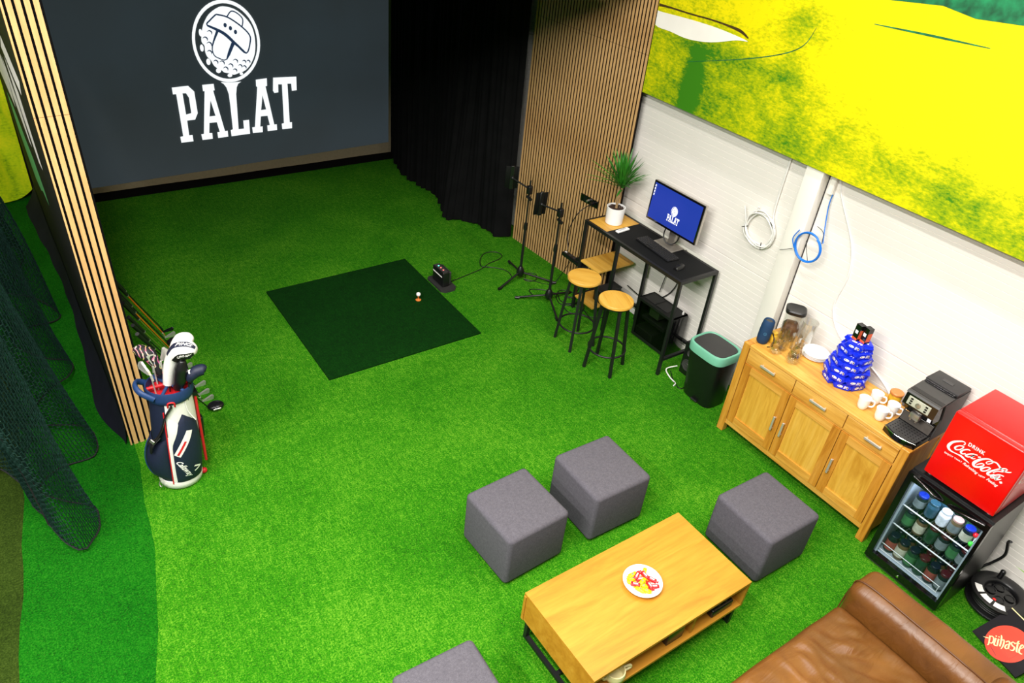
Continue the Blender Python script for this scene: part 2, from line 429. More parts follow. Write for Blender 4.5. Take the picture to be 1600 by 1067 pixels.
# ------------------------------------------------------------------ slatted wall panel on the right
M['slat_side'] = plain('slat_dark_edge', rgb(44, 30, 20), 0.8, spec=0.1)
pe0 = Vector((4.652, 6.165, 0)); pe1 = Vector((4.738, 4.668, 0))
pd = (pe1 - pe0).normalized(); pn = Vector((pd.y, -pd.x, 0))
if pn.x > 0: pn = -pn
slp = thing('slat_wall_panel', 'tall oak slatted acoustic wall panel between black curtain and white wall', 'wall panel', pe0)
def pbox(mb, s0, s1, d0, d1, z0, z1):
    P = [pe0 + pd * s - pn * d for s in (s0, s1) for d in (d0, d1)]
    a, b, c, d = P[0], P[2], P[3], P[1]
    return mb.add([(p.x, p.y, z) for z in (z0, z1) for p in (a, b, c, d)], [(0, 3, 2, 1), (4, 5, 6, 7), (0, 1, 5, 4), (1, 2, 6, 5), (2, 3, 7, 6), (3, 0, 4, 7)])
plen = (pe1 - pe0).length; pitch = plen / 37.65
obj('felt_backing', pbox(MB(), 0, plen, 0.012, 0.03, 0.0, 3.6), 'felt', slp)
for zz in ((0.002, 2.399), (2.401, 3.6)):
    sl = None
    for i in range(38):
        if sl is None:
            q = pbox(MB(), 0, pitch * 0.66, 0, 0.0125, *zz); q.m = [1, 1, 0, 1, 1, 1]; sl = obj('slat', q, ('slat', 'slat_side'), slp)
        else:
            c = sl.copy(); COL.objects.link(c); c.location = pd * pitch * i

# ------------------------------------------------------------------ divider with slatted end post
dv = thing('divider_wall', 'black divider wall with grass graphic and oak slatted end, left of the screen', 'divider', (0.38, 4.62, 0.003), (0, R(-1.25), 0))
obj('wall_core', MB().box(-0.098, 0.068, 0.03, 4.30, 0.0, 3.5), 'black_paint', dv, local=True)
obj('felt_backing', MB().box(-0.10, 0.084, 0.004, 0.03, 0.0, 3.5), 'felt', dv, local=True)
for zz in ((0.0, 2.369), (2.371, 3.5)):
    for i, (a, b) in enumerate(((-0.10, -0.09), (-0.0765, -0.05), (-0.0365, -0.010), (0.0035, 0.030), (0.0435, 0.07))):
        q = MB().box(a, b, -0.0125, 0.004, *zz); q.m = [1, 1, 0, 1, 1, 1 if i else 0]; obj('slat', q, ('slat', 'slat_side'), dv, local=True)

# grass graphic printed on the divider's left face, skirt of dark cloth at its foot
W1 = [[0.821, 2.178], [0.86, 2.265], [0.381, 2.449], [0.62, 2.237], [0.90, 2.20], [0.84, 2.12], [0.816, 1.753], [1.0, 1.74], [1.50, 1.888], [1.433, 1.69], [1.62, 1.64], [2.316, 1.634], [2.53, 1.871], [3.499, 1.643], [3.3, 2.1], [1.6, 2.5], [1.064, 2.534]]
G1 = [[3.175, 1.553], [2.889, 1.492], [2.195, 1.571], [2.0, 1.496], [1.649, 1.504], [1.657, 1.384], [1.583, 1.17], [2.139, 0.986], [2.741, 0.895], [3.015, 1.107], [3.319, 1.161]]
M['print_green'] = plain('green_print', rgb(96, 196, 120), 0.6)
f = lambda a, b: (-0.0995, a, b)
obj('grass_print', MB().poly([[[1.064, 2.534], [0.381, 2.449], [0.62, 2.30], [0.95, 2.30], [1.5, 2.36]]], f).poly([[[1.5, 2.30], [0.95, 2.22], [0.816, 1.753], [1.046, 1.72], [1.35, 1.95]]], f).poly([[[1.9, 2.2], [1.5, 2.0], [1.433, 1.69], [1.62, 1.66], [2.1, 1.85]]], f).poly([[[3.6, 1.66], [3.3, 2.1], [2.5, 2.3], [1.95, 2.1], [2.3, 1.7]]], f), 'white_print', dv, local=True, recalc=False)
obj('grass_print', MB().poly([[[3.319, 1.161], [3.4, 1.5], [2.889, 1.56], [2.3, 1.46], [1.9, 1.42], [1.62, 1.30], [1.583, 1.17], [2.0, 1.12], [2.3, 1.0], [2.741, 0.93]]], f), 'print_green', dv, local=True, recalc=False)
def skirt(u, v):
    y = 4.63 + 4.3 * u
    xb = 0.205 - 0.02 * math.sin(u * 9) - 0.05 * max(0, (u - 0.75) / 0.25) - 0.035 * math.exp(-((u - 0.13) / 0.08) ** 2) + 0.05 * math.exp(-(u / 0.04) ** 2)
    h = 0.20 + 0.04 * math.sin(u * 14)
    x = 0.272 + (xb - 0.272) * (1 - v) ** 1.6 + 0.005 * math.sin(u * 45 + v * 3) * (1 - v)
    return (x, y, 0.004 + h * v)
solo('floor_skirt', MB().grid(skirt, 120, 8), 'cloth_navy', 'dark navy cloth draped along the foot of the black divider wall', 'cloth', smooth=80)

# ------------------------------------------------------------------ impact screen with projected logo
scr = thing('impact_screen', 'large grey impact screen with white projected golf ball logo', 'screen', (2.7, 8.99, 0))
M['screen_dark'] = plain('screen_border', rgb(150, 138, 112), 0.9, spec=0.05, var=0.06)
def scloth(u, v):
    x = 0.40 + 4.13 * u; z = 0.012 + 3.4 * v
    return (x, 8.985 + 0.004 * math.sin(z * 14 + x * 2) * math.exp(-z * 1.2) + 0.003 * math.sin(x * 5), z)
obj('screen_cloth', MB().grid(scloth, 40, 60), 'screen_dark', scr, smooth=80)
def simg(u, v):
    x = 0.40 + 4.09 * u; z0 = 0.075 + 0.085 * u; z = z0 + (3.35 - z0) * v
    return (x, 8.978 + 0.004 * math.sin(z * 14 + x * 2) * math.exp(-z * 1.2) + 0.003 * math.sin(x * 5), z)
t = NT('projected_grey'); t.bsdf(rgb(60, 64, 66), 0.85, 0, 0.05)
v = t.coord(); gr = t.noise(v, 0.8, 3)
t.b.inputs['Emission Strength'].default_value = 1.0
t.l(t.ramp(gr, [(0.3, (0.021, 0.027, 0.030, 1)), (0.7, (0.024, 0.034, 0.041, 1))]), t.b.inputs['Emission Color'])
M['projected_grey'] = t.m
M['projected_white'] = emit('projected_white', (0.93, 0.97, 1.0, 1), 1.05, rgb(190, 190, 190))
M['projected_shade'] = emit('projected_shade', (0.016, 0.034, 0.075, 1), 1.0, rgb(20, 24, 34))
obj('projected_image', MB().grid(simg, 40, 60), 'projected_grey', scr, smooth=80)
LG = {"P":[[1.83,1.121],[2.004,1.126],[2.061,1.057],[2.065,0.81],[2.026,0.738],[1.938,0.737],[1.935,0.563],[1.972,0.562],[1.973,0.488],[1.838,0.487],[1.836,0.557],[1.869,0.561],[1.865,1.045],[1.83,1.046]],"Ph":[[1.933,1.048],[1.971,1.045],[1.995,0.993],[1.995,0.818],[1.936,0.806]],"A":[[2.157,1.123],[2.284,1.125],[2.287,1.052],[2.269,1.049],[2.344,0.565],[2.375,0.567],[2.374,0.495],[2.256,0.493],[2.255,0.563],[2.283,0.564],[2.264,0.682],[2.18,0.684],[2.162,0.563],[2.196,0.559],[2.193,0.491],[2.076,0.491],[2.07,0.56],[2.101,0.562],[2.174,1.052],[2.157,1.053]],"Ah":[[2.225,0.942],[2.259,0.759],[2.19,0.758]],"L":[[2.364,1.138],[2.396,1.113],[2.422,1.071],[2.439,0.993],[2.441,0.86],[2.438,0.576],[2.412,0.57],[2.413,0.495],[2.635,0.5],[2.64,0.669],[2.571,0.668],[2.569,0.571],[2.505,0.57],[2.523,0.986],[2.539,1.066],[2.56,1.104],[2.598,1.124],[2.477,1.125]],"B":[[2.768,1.133],[2.899,1.14],[2.894,1.051],[2.875,1.046],[2.94,0.578],[2.971,0.578],[2.97,0.508],[2.852,0.505],[2.853,0.577],[2.885,0.579],[2.867,0.695],[2.785,0.696],[2.766,0.572],[2.795,0.572],[2.791,0.501],[2.67,0.503],[2.669,0.573],[2.702,0.575],[2.777,1.048],[2.764,1.057]],"Bh":[[2.829,0.948],[2.857,0.774],[2.796,0.772]],"T":[[2.975,1.141],[3.258,1.131],[3.252,0.969],[3.191,0.968],[3.189,1.053],[3.143,1.057],[3.135,0.584],[3.163,0.583],[3.159,0.508],[3.036,0.508],[3.034,0.578],[3.062,0.583],[3.075,1.054],[3.03,1.058],[3.024,0.964],[2.974,0.961],[2.96,0.989]],"ball":[[2.491,1.945],[2.612,1.911],[2.713,1.826],[2.783,1.716],[2.804,1.575],[2.787,1.433],[2.734,1.324],[2.678,1.263],[2.625,1.234],[2.574,1.222],[2.523,1.209],[2.468,1.229],[2.421,1.241],[2.392,1.267],[2.347,1.294],[2.312,1.329],[2.288,1.385],[2.254,1.426],[2.238,1.482],[2.239,1.543],[2.214,1.59],[2.224,1.665],[2.245,1.739],[2.273,1.797],[2.328,1.869],[2.412,1.925]],"blobs":[[2.216,1.683],[2.208,1.522],[2.259,1.371],[2.357,1.267],[2.477,1.205],[2.609,1.214]],"dimp":[[2.255,1.611],[2.31,1.676],[2.291,1.555],[2.283,1.467],[2.337,1.358],[2.405,1.346],[2.438,1.277],[2.497,1.308],[2.556,1.355],[2.54,1.253],[2.604,1.297],[2.651,1.281],[2.653,1.342],[2.702,1.339]],"brim":[[2.404,1.866],[2.524,1.832],[2.656,1.737],[2.742,1.641],[2.747,1.562],[2.688,1.439],[2.571,1.556],[2.457,1.669],[2.298,1.755],[2.335,1.81],[2.404,1.866]],"dots":[[2.488,1.751],[2.542,1.716],[2.593,1.674]],"cap":[[2.517,1.836],[2.571,1.893],[2.638,1.866],[2.687,1.804],[2.67,1.721]],"stem":[[2.398,1.695],[2.323,1.538],[2.327,1.445],[2.377,1.403],[2.463,1.387],[2.555,1.557]]}
def ell(c, rx, ry, n=48, a0=0): return [(c[0] + rx * math.cos(2 * PI * i / n + a0), c[1] + ry * math.sin(2 * PI * i / n + a0)) for i in range(n)]
RC, RX, RY = (2.487, 1.571), 0.372, 0.443
def smooth_loop(pts, n=6):
    return [(p.x, p.y) for p in curve_pts([(a, b, 0) for a, b in pts], n, True)]
def logo_white(fn):
    mb = MB()
    mb.poly([ell(RC, RX, RY), ell(RC, RX * 0.915, RY * 0.915)[::-1]], fn)
    mb.poly([smooth_loop(LG['ball'])], fn)
    for (bx, by), (rx, ry) in zip(LG['blobs'], ((.018, .04), (.02, .038), (.023, .036), (.028, .028), (.027, .02), (.02, .016))):
        mb.poly([ell((bx, by), rx, ry, 16)], fn)
    for k, h in (('P', 'Ph'), ('A', 'Ah'), ('L', None), ('B', 'Bh'), ('T', None)):
        mb.poly([LG[k]] + ([LG[h][::-1]] if h else []), fn)
    return mb
def logo_dark(fn):
    mb = MB()
    mb.stroke([(a, b, 0.016) for a, b in LG['brim']], fn, sub=4)
    mb.stroke([(a, b, w) for (a, b), w in zip(LG['brim'][5:9], (0.012, 0.03, 0.034, 0.02))], fn)
    mb.stroke([(a, b, 0.013) for a, b in LG['cap']], fn)
    mb.stroke([(a, b, w) for (a, b), w in zip(LG['stem'], (0.03, 0.014, 0.012, 0.012, 0.014, 0.036))], fn, sub=3)
    mb.stroke([(2.463, 1.387, 0.014), (2.50, 1.46, 0.03), (2.555, 1.557, 0.042)], fn)
    for c in LG['dots']: mb.poly([ell(c, 0.018, 0.024, 14)], fn)
    for i, (a, b) in enumerate(LG['dimp']):
        r = 0.026 if i < 9 else 0.021
        mb.stroke([(a - r, b + r * .5, 0.003), (a, b + r, 0.012), (a + r * .9, b + r * .3, 0.014), (a + r * .8, b - r * .7, 0.003)], fn, sub=3)
    return mb
obj('projected_logo', logo_white(lambda a, b: (a, 8.968, b)), 'projected_white', scr, recalc=False)
obj('logo_outline', logo_dark(lambda a, b: (a, 8.9655, b)), 'projected_shade', scr, recalc=False)

# ------------------------------------------------------------------ black curtain right of the screen
cp = curve_pts([(4.545, 8.96, 0), (4.40, 8.3, 0), (4.50, 7.7, 0), (4.46, 7.25, 0), (4.52, 6.9, 0), (4.50, 6.55, 0), (4.60, 6.19, 0)], 30)
cb = curve_pts([(4.53, 8.955, 0), (4.34, 8.2, 0), (4.42, 7.5, 0), (4.30, 7.12, 0), (4.21, 6.86, 0), (4.40, 6.72, 0), (4.48, 6.5, 0), (4.50, 6.24, 0), (4.63, 6.18, 0)], 22)
def rs(P, n):
    d = [0.0]
    for a, b in zip(P, P[1:]): d.append(d[-1] + (b - a).length)
    out = []; k = 0
    for i in range(n + 1):
        s = d[-1] * i / n
        while k < len(P) - 2 and d[k + 1] < s: k += 1
        t = (s - d[k]) / max(1e-9, d[k + 1] - d[k]); out.append(P[k].lerp(P[k + 1], min(1, max(0, t))))
    return out
NU, NV = 220, 26
ct, cbm = rs(cp, NU), rs(cb, NU)
def curt(u, v):
    i = round(u * NU); k = (1 - v) ** 2.2
    p = ct[i].lerp(cbm[i], k)
    env = math.sin(PI * min(1, max(0, u))) ** 0.35
    fold = 0.036 * math.sin(u * 2 * PI * 13 + 0.6 * math.sin(u * 17)) + 0.018 * math.sin(u * 2 * PI * 29 + v * 2)
    return (p.x - abs(fold) * 1.2 * env, p.y + 0.02 * math.sin(u * 61) * env * k, 0.006 + 3.42 * v + (0.02 * math.sin(u * 40) ** 2 * (1 - v) ** 8))
solo('stage_curtain', MB().grid(curt, NU, NV), 'curtain', 'floor length black curtain in folds between the screen and slatted panel', 'curtain', smooth=80)

# golf course banner in the bay beyond the divider
t = NT('banner_print'); t.bsdf(rgb(150, 200, 20), 0.7, 0, 0.2)
v = t.coord((6, 1, 2.5)); n = t.noise(v, 1.0, 5, 0.6, 0.8); v2 = t.coord((30, 1, 60)); n2 = t.noise(v2, 1.0, 3)
f0 = t.math('MULTIPLY_ADD', n2, 0.35, t.math('MULTIPLY', n, 0.65))
t.l(t.ramp(f0, [(0.30, rgb(90, 160, 8)), (0.46, rgb(196, 226, 8)), (0.66, rgb(236, 242, 20))]), t.b.inputs['Base Color'])
M['banner'] = t.m
def ban(u, v):
    x = -2.6 + 2.86 * u; c = max(0, (u - 0.93) / 0.07)
    z = 0.02 + 0.10 * c * c + (3.4 - 0.02 - 0.10 * c * c) * v
    return (x, 9.12 + 0.03 * math.sin(x * 9) - 0.05 * (1 - v) ** 6, z)
solo('print_banner', MB().grid(ban, 120, 24), 'banner', 'yellow green grass print banner hanging at far left behind the divider', 'banner', smooth=80)

# ------------------------------------------------------------------ golf course mural on the right wall
mur = thing('wall_mural', 'huge yellow green golf course print on panel high on right wall', 'mural', (4.74, 4.66, 2.1))
t = NT('mural_print'); t.bsdf(rgb(240, 224, 6), 0.55, 0, 0.3)
v = t.coord(); sx = t.n('ShaderNodeSeparateXYZ'); t.l(v, sx.inputs[0])
Y, Z = sx.outputs[1], sx.outputs[2]      # local: y from the left edge (negative towards the viewer), z above the lower edge
ws = t.coord((1, 5.0, 9.0)); streak = t.noise(ws, 1.0, 5, 0.65, 0.5)
wf = t.coord((1, 26.0, 60.0)); fine = t.noise(wf, 1.0, 4, 0.7)
big = t.noise(t.coord(), 2.4, 4, 0.6, 0.4)
def blob(y, z, ry, rz, soft=0.9):
    a = t.math('DIVIDE', t.math('SUBTRACT', Y, y), ry); b = t.math('DIVIDE', t.math('SUBTRACT', Z, z), rz)
    d = t.math('SQRT', t.math('ADD', t.math('MULTIPLY', a, a), t.math('MULTIPLY', b, b)))
    m = t.n('ShaderNodeMapRange'); m.inputs[1].default_value = 1 - soft; m.inputs[2].default_value = 1 + soft
    m.inputs[3].default_value = 1; m.inputs[4].default_value = 0; m.interpolation_type = 'SMOOTHSTEP'
    t.l(d, m.inputs[0]); return m.outputs[0]
gm = None
for bl, k in (((-0.52, 0.19, 0.085, 0.24), 0.95), ((-0.85, 0.30, 0.6, 0.35), 0.30), ((-1.4, 0.53, 0.13, 0.10), 0.4), ((-1.69, 0.2, 0.25, 0.25), 0.22), ((-1.4, 0.86, 0.22, 0.14), 0.45), ((-0.7, 0.50, 0.6, 0.06), 0.35), ((-1.57, 0.06, 0.2, 0.1), 0.25), ((-2.58, 0.22, 0.6, 0.12), 0.35), ((-3.3, 0.05, 0.7, 0.12), 0.3), ((-0.1, 0.4, 0.9, 0.9), 0.26)):
    b = t.math('MULTIPLY', blob(*bl), k); gm = b if gm is None else t.math('ADD', gm, b)
lowg = t.n('ShaderNodeMapRange'); t.l(Z, lowg.inputs[0]); lowg.inputs[1].default_value = 0.75; lowg.inputs[2].default_value = 0.0; lowg.inputs[3].default_value = 0; lowg.inputs[4].default_value = 0.34
val = t.math('ADD', gm, lowg.outputs[0])
val = t.math('ADD', val, t.math('MULTIPLY', t.math('SUBTRACT', streak, 0.5), 1.1))
val = t.math('ADD', val, t.math('MULTIPLY', t.math('SUBTRACT', fine, 0.5), 1.35))
val = t.math('ADD', val, t.math('MULTIPLY', t.math('SUBTRACT', big, 0.5), 0.5))
t.l(t.ramp(val, [(0.14, (0.86, 0.74, 0.0, 1)), (0.36, (0.60, 0.58, 0.0, 1)), (0.60, (0.34, 0.43, 0.0, 1)), (1.0, (0.04, 0.20, 0.005, 1))]), t.b.inputs['Base Color'])
M['mural'] = t.m
mb = MB().box(4.74, 4.758, -0.6, 4.66, 2.1, 4.2)
obj('print_panel', mb, 'mural', mur)
fm = lambda a, b: (4.7385, a, b)
M['sand'] = plain('print_sand', rgb(252, 246, 236), 0.6, var=0.04, scale=4)
M['print_dark'] = plain('print_dark_rim', rgb(70, 52, 8), 0.6, var=0.5, scale=30)
M['print_forest'] = plain('print_forest', rgb(14, 104, 62), 0.6, var=0.6, scale=14)
obj('sand_bunker', MB().poly([smooth_loop([[4.688, 2.748], [4.601, 2.755], [4.291, 2.768], [4.0, 2.77], [3.709, 2.751], [3.811, 2.73], [4.042, 2.659], [4.275, 2.627], [4.477, 2.636], [4.655, 2.646]], 4)], lambda a, b: fm(min(a, 4.658), b)), 'sand', mur, recalc=False)
obj('bunker_rim', MB().stroke([(4.655, 2.80, 0.022), (4.529, 2.805, 0.014), (4.305, 2.806, 0.012), (4.095, 2.812, 0.012), (3.941, 2.81, 0.014), (3.792, 2.80, 0.022), (3.705, 2.77, 0.01)], fm), 'print_dark', mur, recalc=False)
obj('print_trees', MB().poly([[(2.75, 3.225), (2.41, 3.262), (2.202, 3.237), (1.938, 3.26), (1.7, 3.25), (1.7, 3.5), (2.6, 3.5), (2.9, 3.3)]], fm), 'print_forest', mur, recalc=False)
obj('fairway_edge', MB().stroke([(2.786, 3.077, 0.004), (2.499, 3.093, 0.012), (2.311, 3.102, 0.012), (2.06, 3.113, 0.004)], fm).stroke([(4.224, 2.467, 0.003), (3.723, 2.618, 0.006), (3.392, 2.739, 0.007), (3.235, 2.838, 0.006), (3.18, 2.964, 0.003)], fm), M['print_forest'], mur, recalc=False)

# ------------------------------------------------------------------ hanging net on the left
net = thing('hanging_net', 'dark green mesh safety net gathered in folds at left edge, trailing on turf', 'net', (-0.15, 4.0, 0))
def net_sheet(path, H, cell, r, lean, seed, flare=0.0):
    P = curve_pts([(x, y, 0) for x, y in path], 24); L = sum((b - a).length for a, b in zip(P, P[1:]))
    nu = int(L / cell); nv = int(H / cell); Q = rs(P, nu); rnd = random.Random(seed)
    cx = sum(p.x for p in Q) / len(Q)
    G = []
    for i, p in enumerate(Q):
        u = i / nu; row = []
        ph = math.sin(u * 31 + seed) * 0.03
        for j in range(nv + 1):
            v = j / nv; k = max(0.55, 1 - 0.25 * v)
            x = cx + (p.x - cx) * k + lean * v + ph * math.sin(v * 5 + u * 9) + rnd.uniform(-1, 1) * cell * 0.12
            y = p.y + 0.02 * math.sin(v * 7 + u * 40) + rnd.uniform(-1, 1) * cell * 0.12
            z = 0.012 + H * v + 0.035 * (math.sin(u * 47 + seed) + 1) * (1 - v) ** 3 + flare * (1 - u) * 0
            row.append(Vector((x, y, z)))
        G.append(row)
    mb = MB(); V = []; F = []
    def wire(a, b):
        d = (b - a)
        if d.length < 1e-6: return
        d.normalize(); s = Vector((0.31, 0.72, 0.62)).cross(d)
        s = s.normalized() * r; w = d.cross(s)
        k = len(V)
        o = (s, -s * 0.5 + w * 0.866, -s * 0.5 - w * 0.866)
        V.extend(tuple(a + q) for q in o); V.extend(tuple(b + q) for q in o)
        F.extend(((k, k + 1, k + 4, k + 3), (k + 1, k + 2, k + 5, k + 4), (k + 2, k, k + 3, k + 5)))
    for i in range(nu + 1):
        for j in range(nv + 1):
            if j < nv and True: wire(G[i][j], G[i][j + 1])
            if i < nu and (i + j) % 2 == 0: wire(G[i][j], G[i + 1][j])
    mb.v = V; mb.f = F; mb.m = [0] * len(F)
    return mb, G
npath = [(-0.30, 4.02), (-0.25, 3.82), (-0.17, 3.73), (-0.10, 3.82), (-0.04, 3.93), (-0.02, 4.1), (-0.16, 4.2), (-0.30, 4.35), (-0.20, 4.55), (0.03, 4.6), (0.06, 4.85), (-0.12, 5.0), (-0.3, 5.15), (-0.15, 5.4),
         (0.07, 5.55), (0.10, 5.8), (-0.1, 5.95), (-0.28, 6.15), (-0.1, 6.4), (0.12, 6.5), (0.13, 6.62), (0.02, 6.78), (-0.2, 7.0), (-0.12, 7.35), (-0.02, 7.7), (-0.2, 8.1), (-0.05, 8.6), (-0.04, 9.02)]
ns, G = net_sheet(npath, 2.0, 0.022, 0.0025, -0.30, 1)
obj('net_mesh', ns, 'net', net, recalc=False, kind='stuff')
obj('net_rope', MB().tube([G[i][0] for i in range(0, len(G), 2)], 0.006, 5).tube([G[0][j] for j in range(0, len(G[0]), 2)], 0.007, 5), 'rope', net)
np2 = [(-0.75, 4.9), (-0.62, 4.72), (-0.50, 4.66), (-0.44, 4.56), (-0.38, 4.5), (-0.34, 4.25), (-0.28, 4.1), (-0.36, 4.6), (-0.30, 5.0), (-0.42, 5.3), (-0.3, 5.7), (-0.45, 6.1), (-0.3, 6.6), (-0.4, 7.2), (-0.3, 7.8)]
ns2, G2 = net_sheet(np2, 1.7, 0.022, 0.0026, -0.2, 5)
obj('net_mesh', ns2, 'net', net, recalc=False, kind='stuff')
obj('net_rope', MB().tube([G2[i][0] for i in range(0, len(G2), 2)], 0.006, 5), 'rope', net)

# ------------------------------------------------------------------ hitting mat, tee, ball, launch monitor
hm = MB().prism([(1.80, 4.665), (3.285, 4.685), (3.30, 6.215), (1.81, 6.185)], lambda a, b: (a, b, 0.0), lambda a, b: (a, b, 0.014))
solo('hitting_mat', hm, 'turf_mat', 'square dark green hitting mat lying on the lime turf', 'mat')
tee = MB().lathe([(0, 0), (0.026, 0), (0.027, 0.004), (0.012, 0.007), (0.006, 0.012), (0.005, 0.035), (0.009, 0.042), (0.010, 0.045), (0, 0.042)], 16, (3.037, 5.43, 0.014))
M['tee_orange'] = plain('orange_rubber', rgb(214, 120, 48), 0.6)
solo('golf_tee', tee, 'tee_orange', 'orange rubber golf tee standing on the dark green mat', 'tee', smooth=40)
bm = bmesh.new(); bmesh.ops.create_icosphere(bm, subdivisions=4, radius=0.0215)
for vtx in bm.verts: vtx.co *= 1 - 0.012 * (0.5 + 0.5 * math.sin(vtx.co.x * 900) * math.sin(vtx.co.y * 900) * math.sin(vtx.co.z * 900))
bmesh.ops.translate(bm, vec=(3.037, 5.43, 0.014 + 0.045 + 0.0205), verts=bm.verts)
solo('golf_ball', MB().bm(bm), 'white_plastic', 'white golf ball resting on the orange tee', 'ball', smooth=60)
lm = thing('launch_monitor', 'black box launch monitor with green and red lights beside the hitting mat', 'sensor', (3.40, 5.61, 0))
base = MB().prism([(-0.085, -0.13), (-0.045, -0.165), (0.06, -0.165), (0.095, -0.12), (0.095, 0.12), (0.06, 0.165), (-0.06, 0.165), (-0.085, 0.14)], lambda a, b: (a, b, 0.0), lambda a, b: (a, b, 0.022))
obj('base_plate', base, 'dark_grey', lm, local=True)
obj('body', MB().rbox(-0.045, 0.035, -0.095, 0.115, 0.022, 0.185, 0.012, 3), 'black_plastic', lm, local=True, smooth=40)
obj('rear_grip', MB().rbox(0.03, 0.062, -0.085, 0.10, 0.03, 0.175, 0.012, 3), 'dark_grey', lm, local=True, smooth=40)
obj('top_panel', MB().rbox(-0.035, 0.02, -0.085, 0.105, 0.1845, 0.1875, 0.001, 1), 'grey_plastic', lm, local=True)
obj('light_strip', MB().box(-0.0465, -0.0445, -0.075, 0.10, 0.128, 0.140), 'white_print', lm, local=True)
M['led_green'] = emit('led_green', (0.1, 1, 0.6, 1), 3); M['led_red'] = emit('led_red', (1, 0.12, 0.12, 1), 3)
for yy, mm in ((0.06, 'led_green'), (0.015, 'led_red'), (-0.035, 'led_red')):
    obj('indicator_light', MB().lathe([(0, 0), (0.008, 0), (0.006, 0.003), (0, 0.004)], 10, (-0.008, yy, 0.187)), mm, lm, local=True)
solo('power_cable', MB().tube(curve_pts([(3.46, 5.58, 0.03), (3.56, 5.62, 0.006), (3.75, 5.66, 0.005), (3.93, 5.70, 0.005), (4.08, 5.77, 0.005), (4.22, 5.80, 0.006), (4.30, 5.86, 0.006), (4.28, 5.95, 0.006), (4.16, 5.98, 0.006), (4.05, 5.90, 0.006), (3.98, 5.80, 0.010), (3.96, 5.73, 0.012), (4.02, 5.70, 0.008), (4.12, 5.62, 0.006), (4.16, 5.52, 0.006), (4.13, 5.41, 0.006)], 6), 0.0045, 6), 'black_cable', 'black cable looping on the turf from launch monitor to first tripod stand', 'cable', smooth=60)

# ------------------------------------------------------------------ tripod stands with phone holders
M['screen_off'] = plain('phone_black', rgb(9, 9, 10), 0.5, spec=0.25)
def tripod(name, hub, feet, top, ph, label, extra):
    t = thing(name, label, 'stand', (hub[0], hub[1], 0))
    hx, hy = hub
    obj('hub', MB().lathe([(0, 0.045), (0.02, 0.045), (0.035, 0.065), (0.042, 0.10), (0.032, 0.135), (0.018, 0.16), (0, 0.16)], 16, (hx, hy, 0)), 'black_plastic', t, smooth=50)
    for fx, fy in feet:
        lg = obj('leg', MB().tube([(hx, hy, 0.095), (fx + (hx - fx) * .05, fy + (hy - fy) * .05, 0.02)], 0.0105, 8), 'black_metal', t, smooth=50)
        d = Vector((fx - hx, fy - hy, 0)).normalized()
        obj('rubber_foot', MB().tube([Vector((fx, fy, 0.0165)) - d * 0.045, Vector((fx, fy, 0.0165))], 0.0155, 10), 'black_plastic', lg, smooth=50)
    obj('pole', MB().tube([(hx, hy, 0.13), (hx, hy, 0.62)], 0.0135, 10).tube([(hx, hy, 0.60), (hx, hy, top)], 0.009, 10), 'black_metal', t, smooth=50)
    obj('height_collar', MB().lathe([(0, 0), (0.02, 0), (0.022, 0.03), (0.017, 0.07), (0, 0.07)], 12, (hx, hy, 0.58)), 'black_plastic', t, smooth=50)
    zc = top - 0.09
    obj('clamp', MB().rbox(hx - 0.025, hx + 0.025, hy - 0.022, hy + 0.022, zc - 0.05, zc + 0.035, 0.008, 2).tube([(hx - .01, hy - 0.045, zc - 0.09), (hx + .01, hy + 0.03, zc - 0.09)], 0.017, 8), 'black_plastic', t, smooth=50)
    px, py, pz = ph
    ar = obj('arm', MB().tube([(hx, hy, zc), (px, py - 0.02, pz + 0.0)], 0.0085, 8).ball((px, py - 0.012, pz), 0.017, 12), 'black_metal', t, smooth=50)
    dr = extra
    m = Matrix.Translation((px, py, pz)) @ Euler(dr).to_matrix().to_4x4()
    obj('phone', MB().rbox(-0.064, 0.064, 0.004, 0.014, -0.115, 0.115, 0.004, 2).xf(m), 'screen_off', t, smooth=40)
    obj('phone_grip', MB().rbox(-0.02, 0.02, -0.006, 0.018, -0.122, 0.122, 0.004, 1).xf(m), 'black_plastic', t, smooth=40)
    return t
tripod('tripod_stand', (4.182, 5.35), ((3.863, 5.262), (4.478, 5.11), (4.287, 5.703)), 1.10, (4.12, 5.575, 1.05), 'black tripod stand with phone holder nearest to the black curtain', (R(4), 0, R(-34)))
tripod('tripod_stand', (4.182, 4.85), ((3.925, 5.06), (4.06, 4.53), (4.50, 4.90)), 1.08, (4.12, 5.075, 0.985), 'black tripod stand with phone holder nearer to the bar stools', (R(4), 0, R(-12)))
solo('floor_cable', MB().tube(curve_pts([(4.24, 5.33, 0.02), (4.33, 5.42, 0.006), (4.40, 5.36, 0.006), (4.34, 5.27, 0.006), (4.25, 5.27, 0.006), (4.22, 5.33, 0.011), (4.30, 5.25, 0.006), (4.42, 5.12, 0.006), (4.50, 5.10, 0.08), (4.52, 4.95, 0.40)], 6), 0.004, 6), 'black_cable', 'thin black cable between first tripod and power strip', 'cable', smooth=60)
solo('floor_cable', MB().tube(curve_pts([(4.42, 4.88, 0.006), (4.46, 4.78, 0.006), (4.36, 4.70, 0.006), (4.28, 4.78, 0.006), (4.34, 4.92, 0.006), (4.46, 4.98, 0.006), (4.54, 4.84, 0.006), (4.46, 4.62, 0.006), (4.34, 4.55, 0.006), (4.26, 4.62, 0.006), (4.30, 4.74, 0.012), (4.44, 4.70, 0.012), (4.55, 4.72, 0.02)], 6), 0.0045, 6), 'black_cable', 'tangled black cable on turf under the bar table', 'cable', smooth=60)
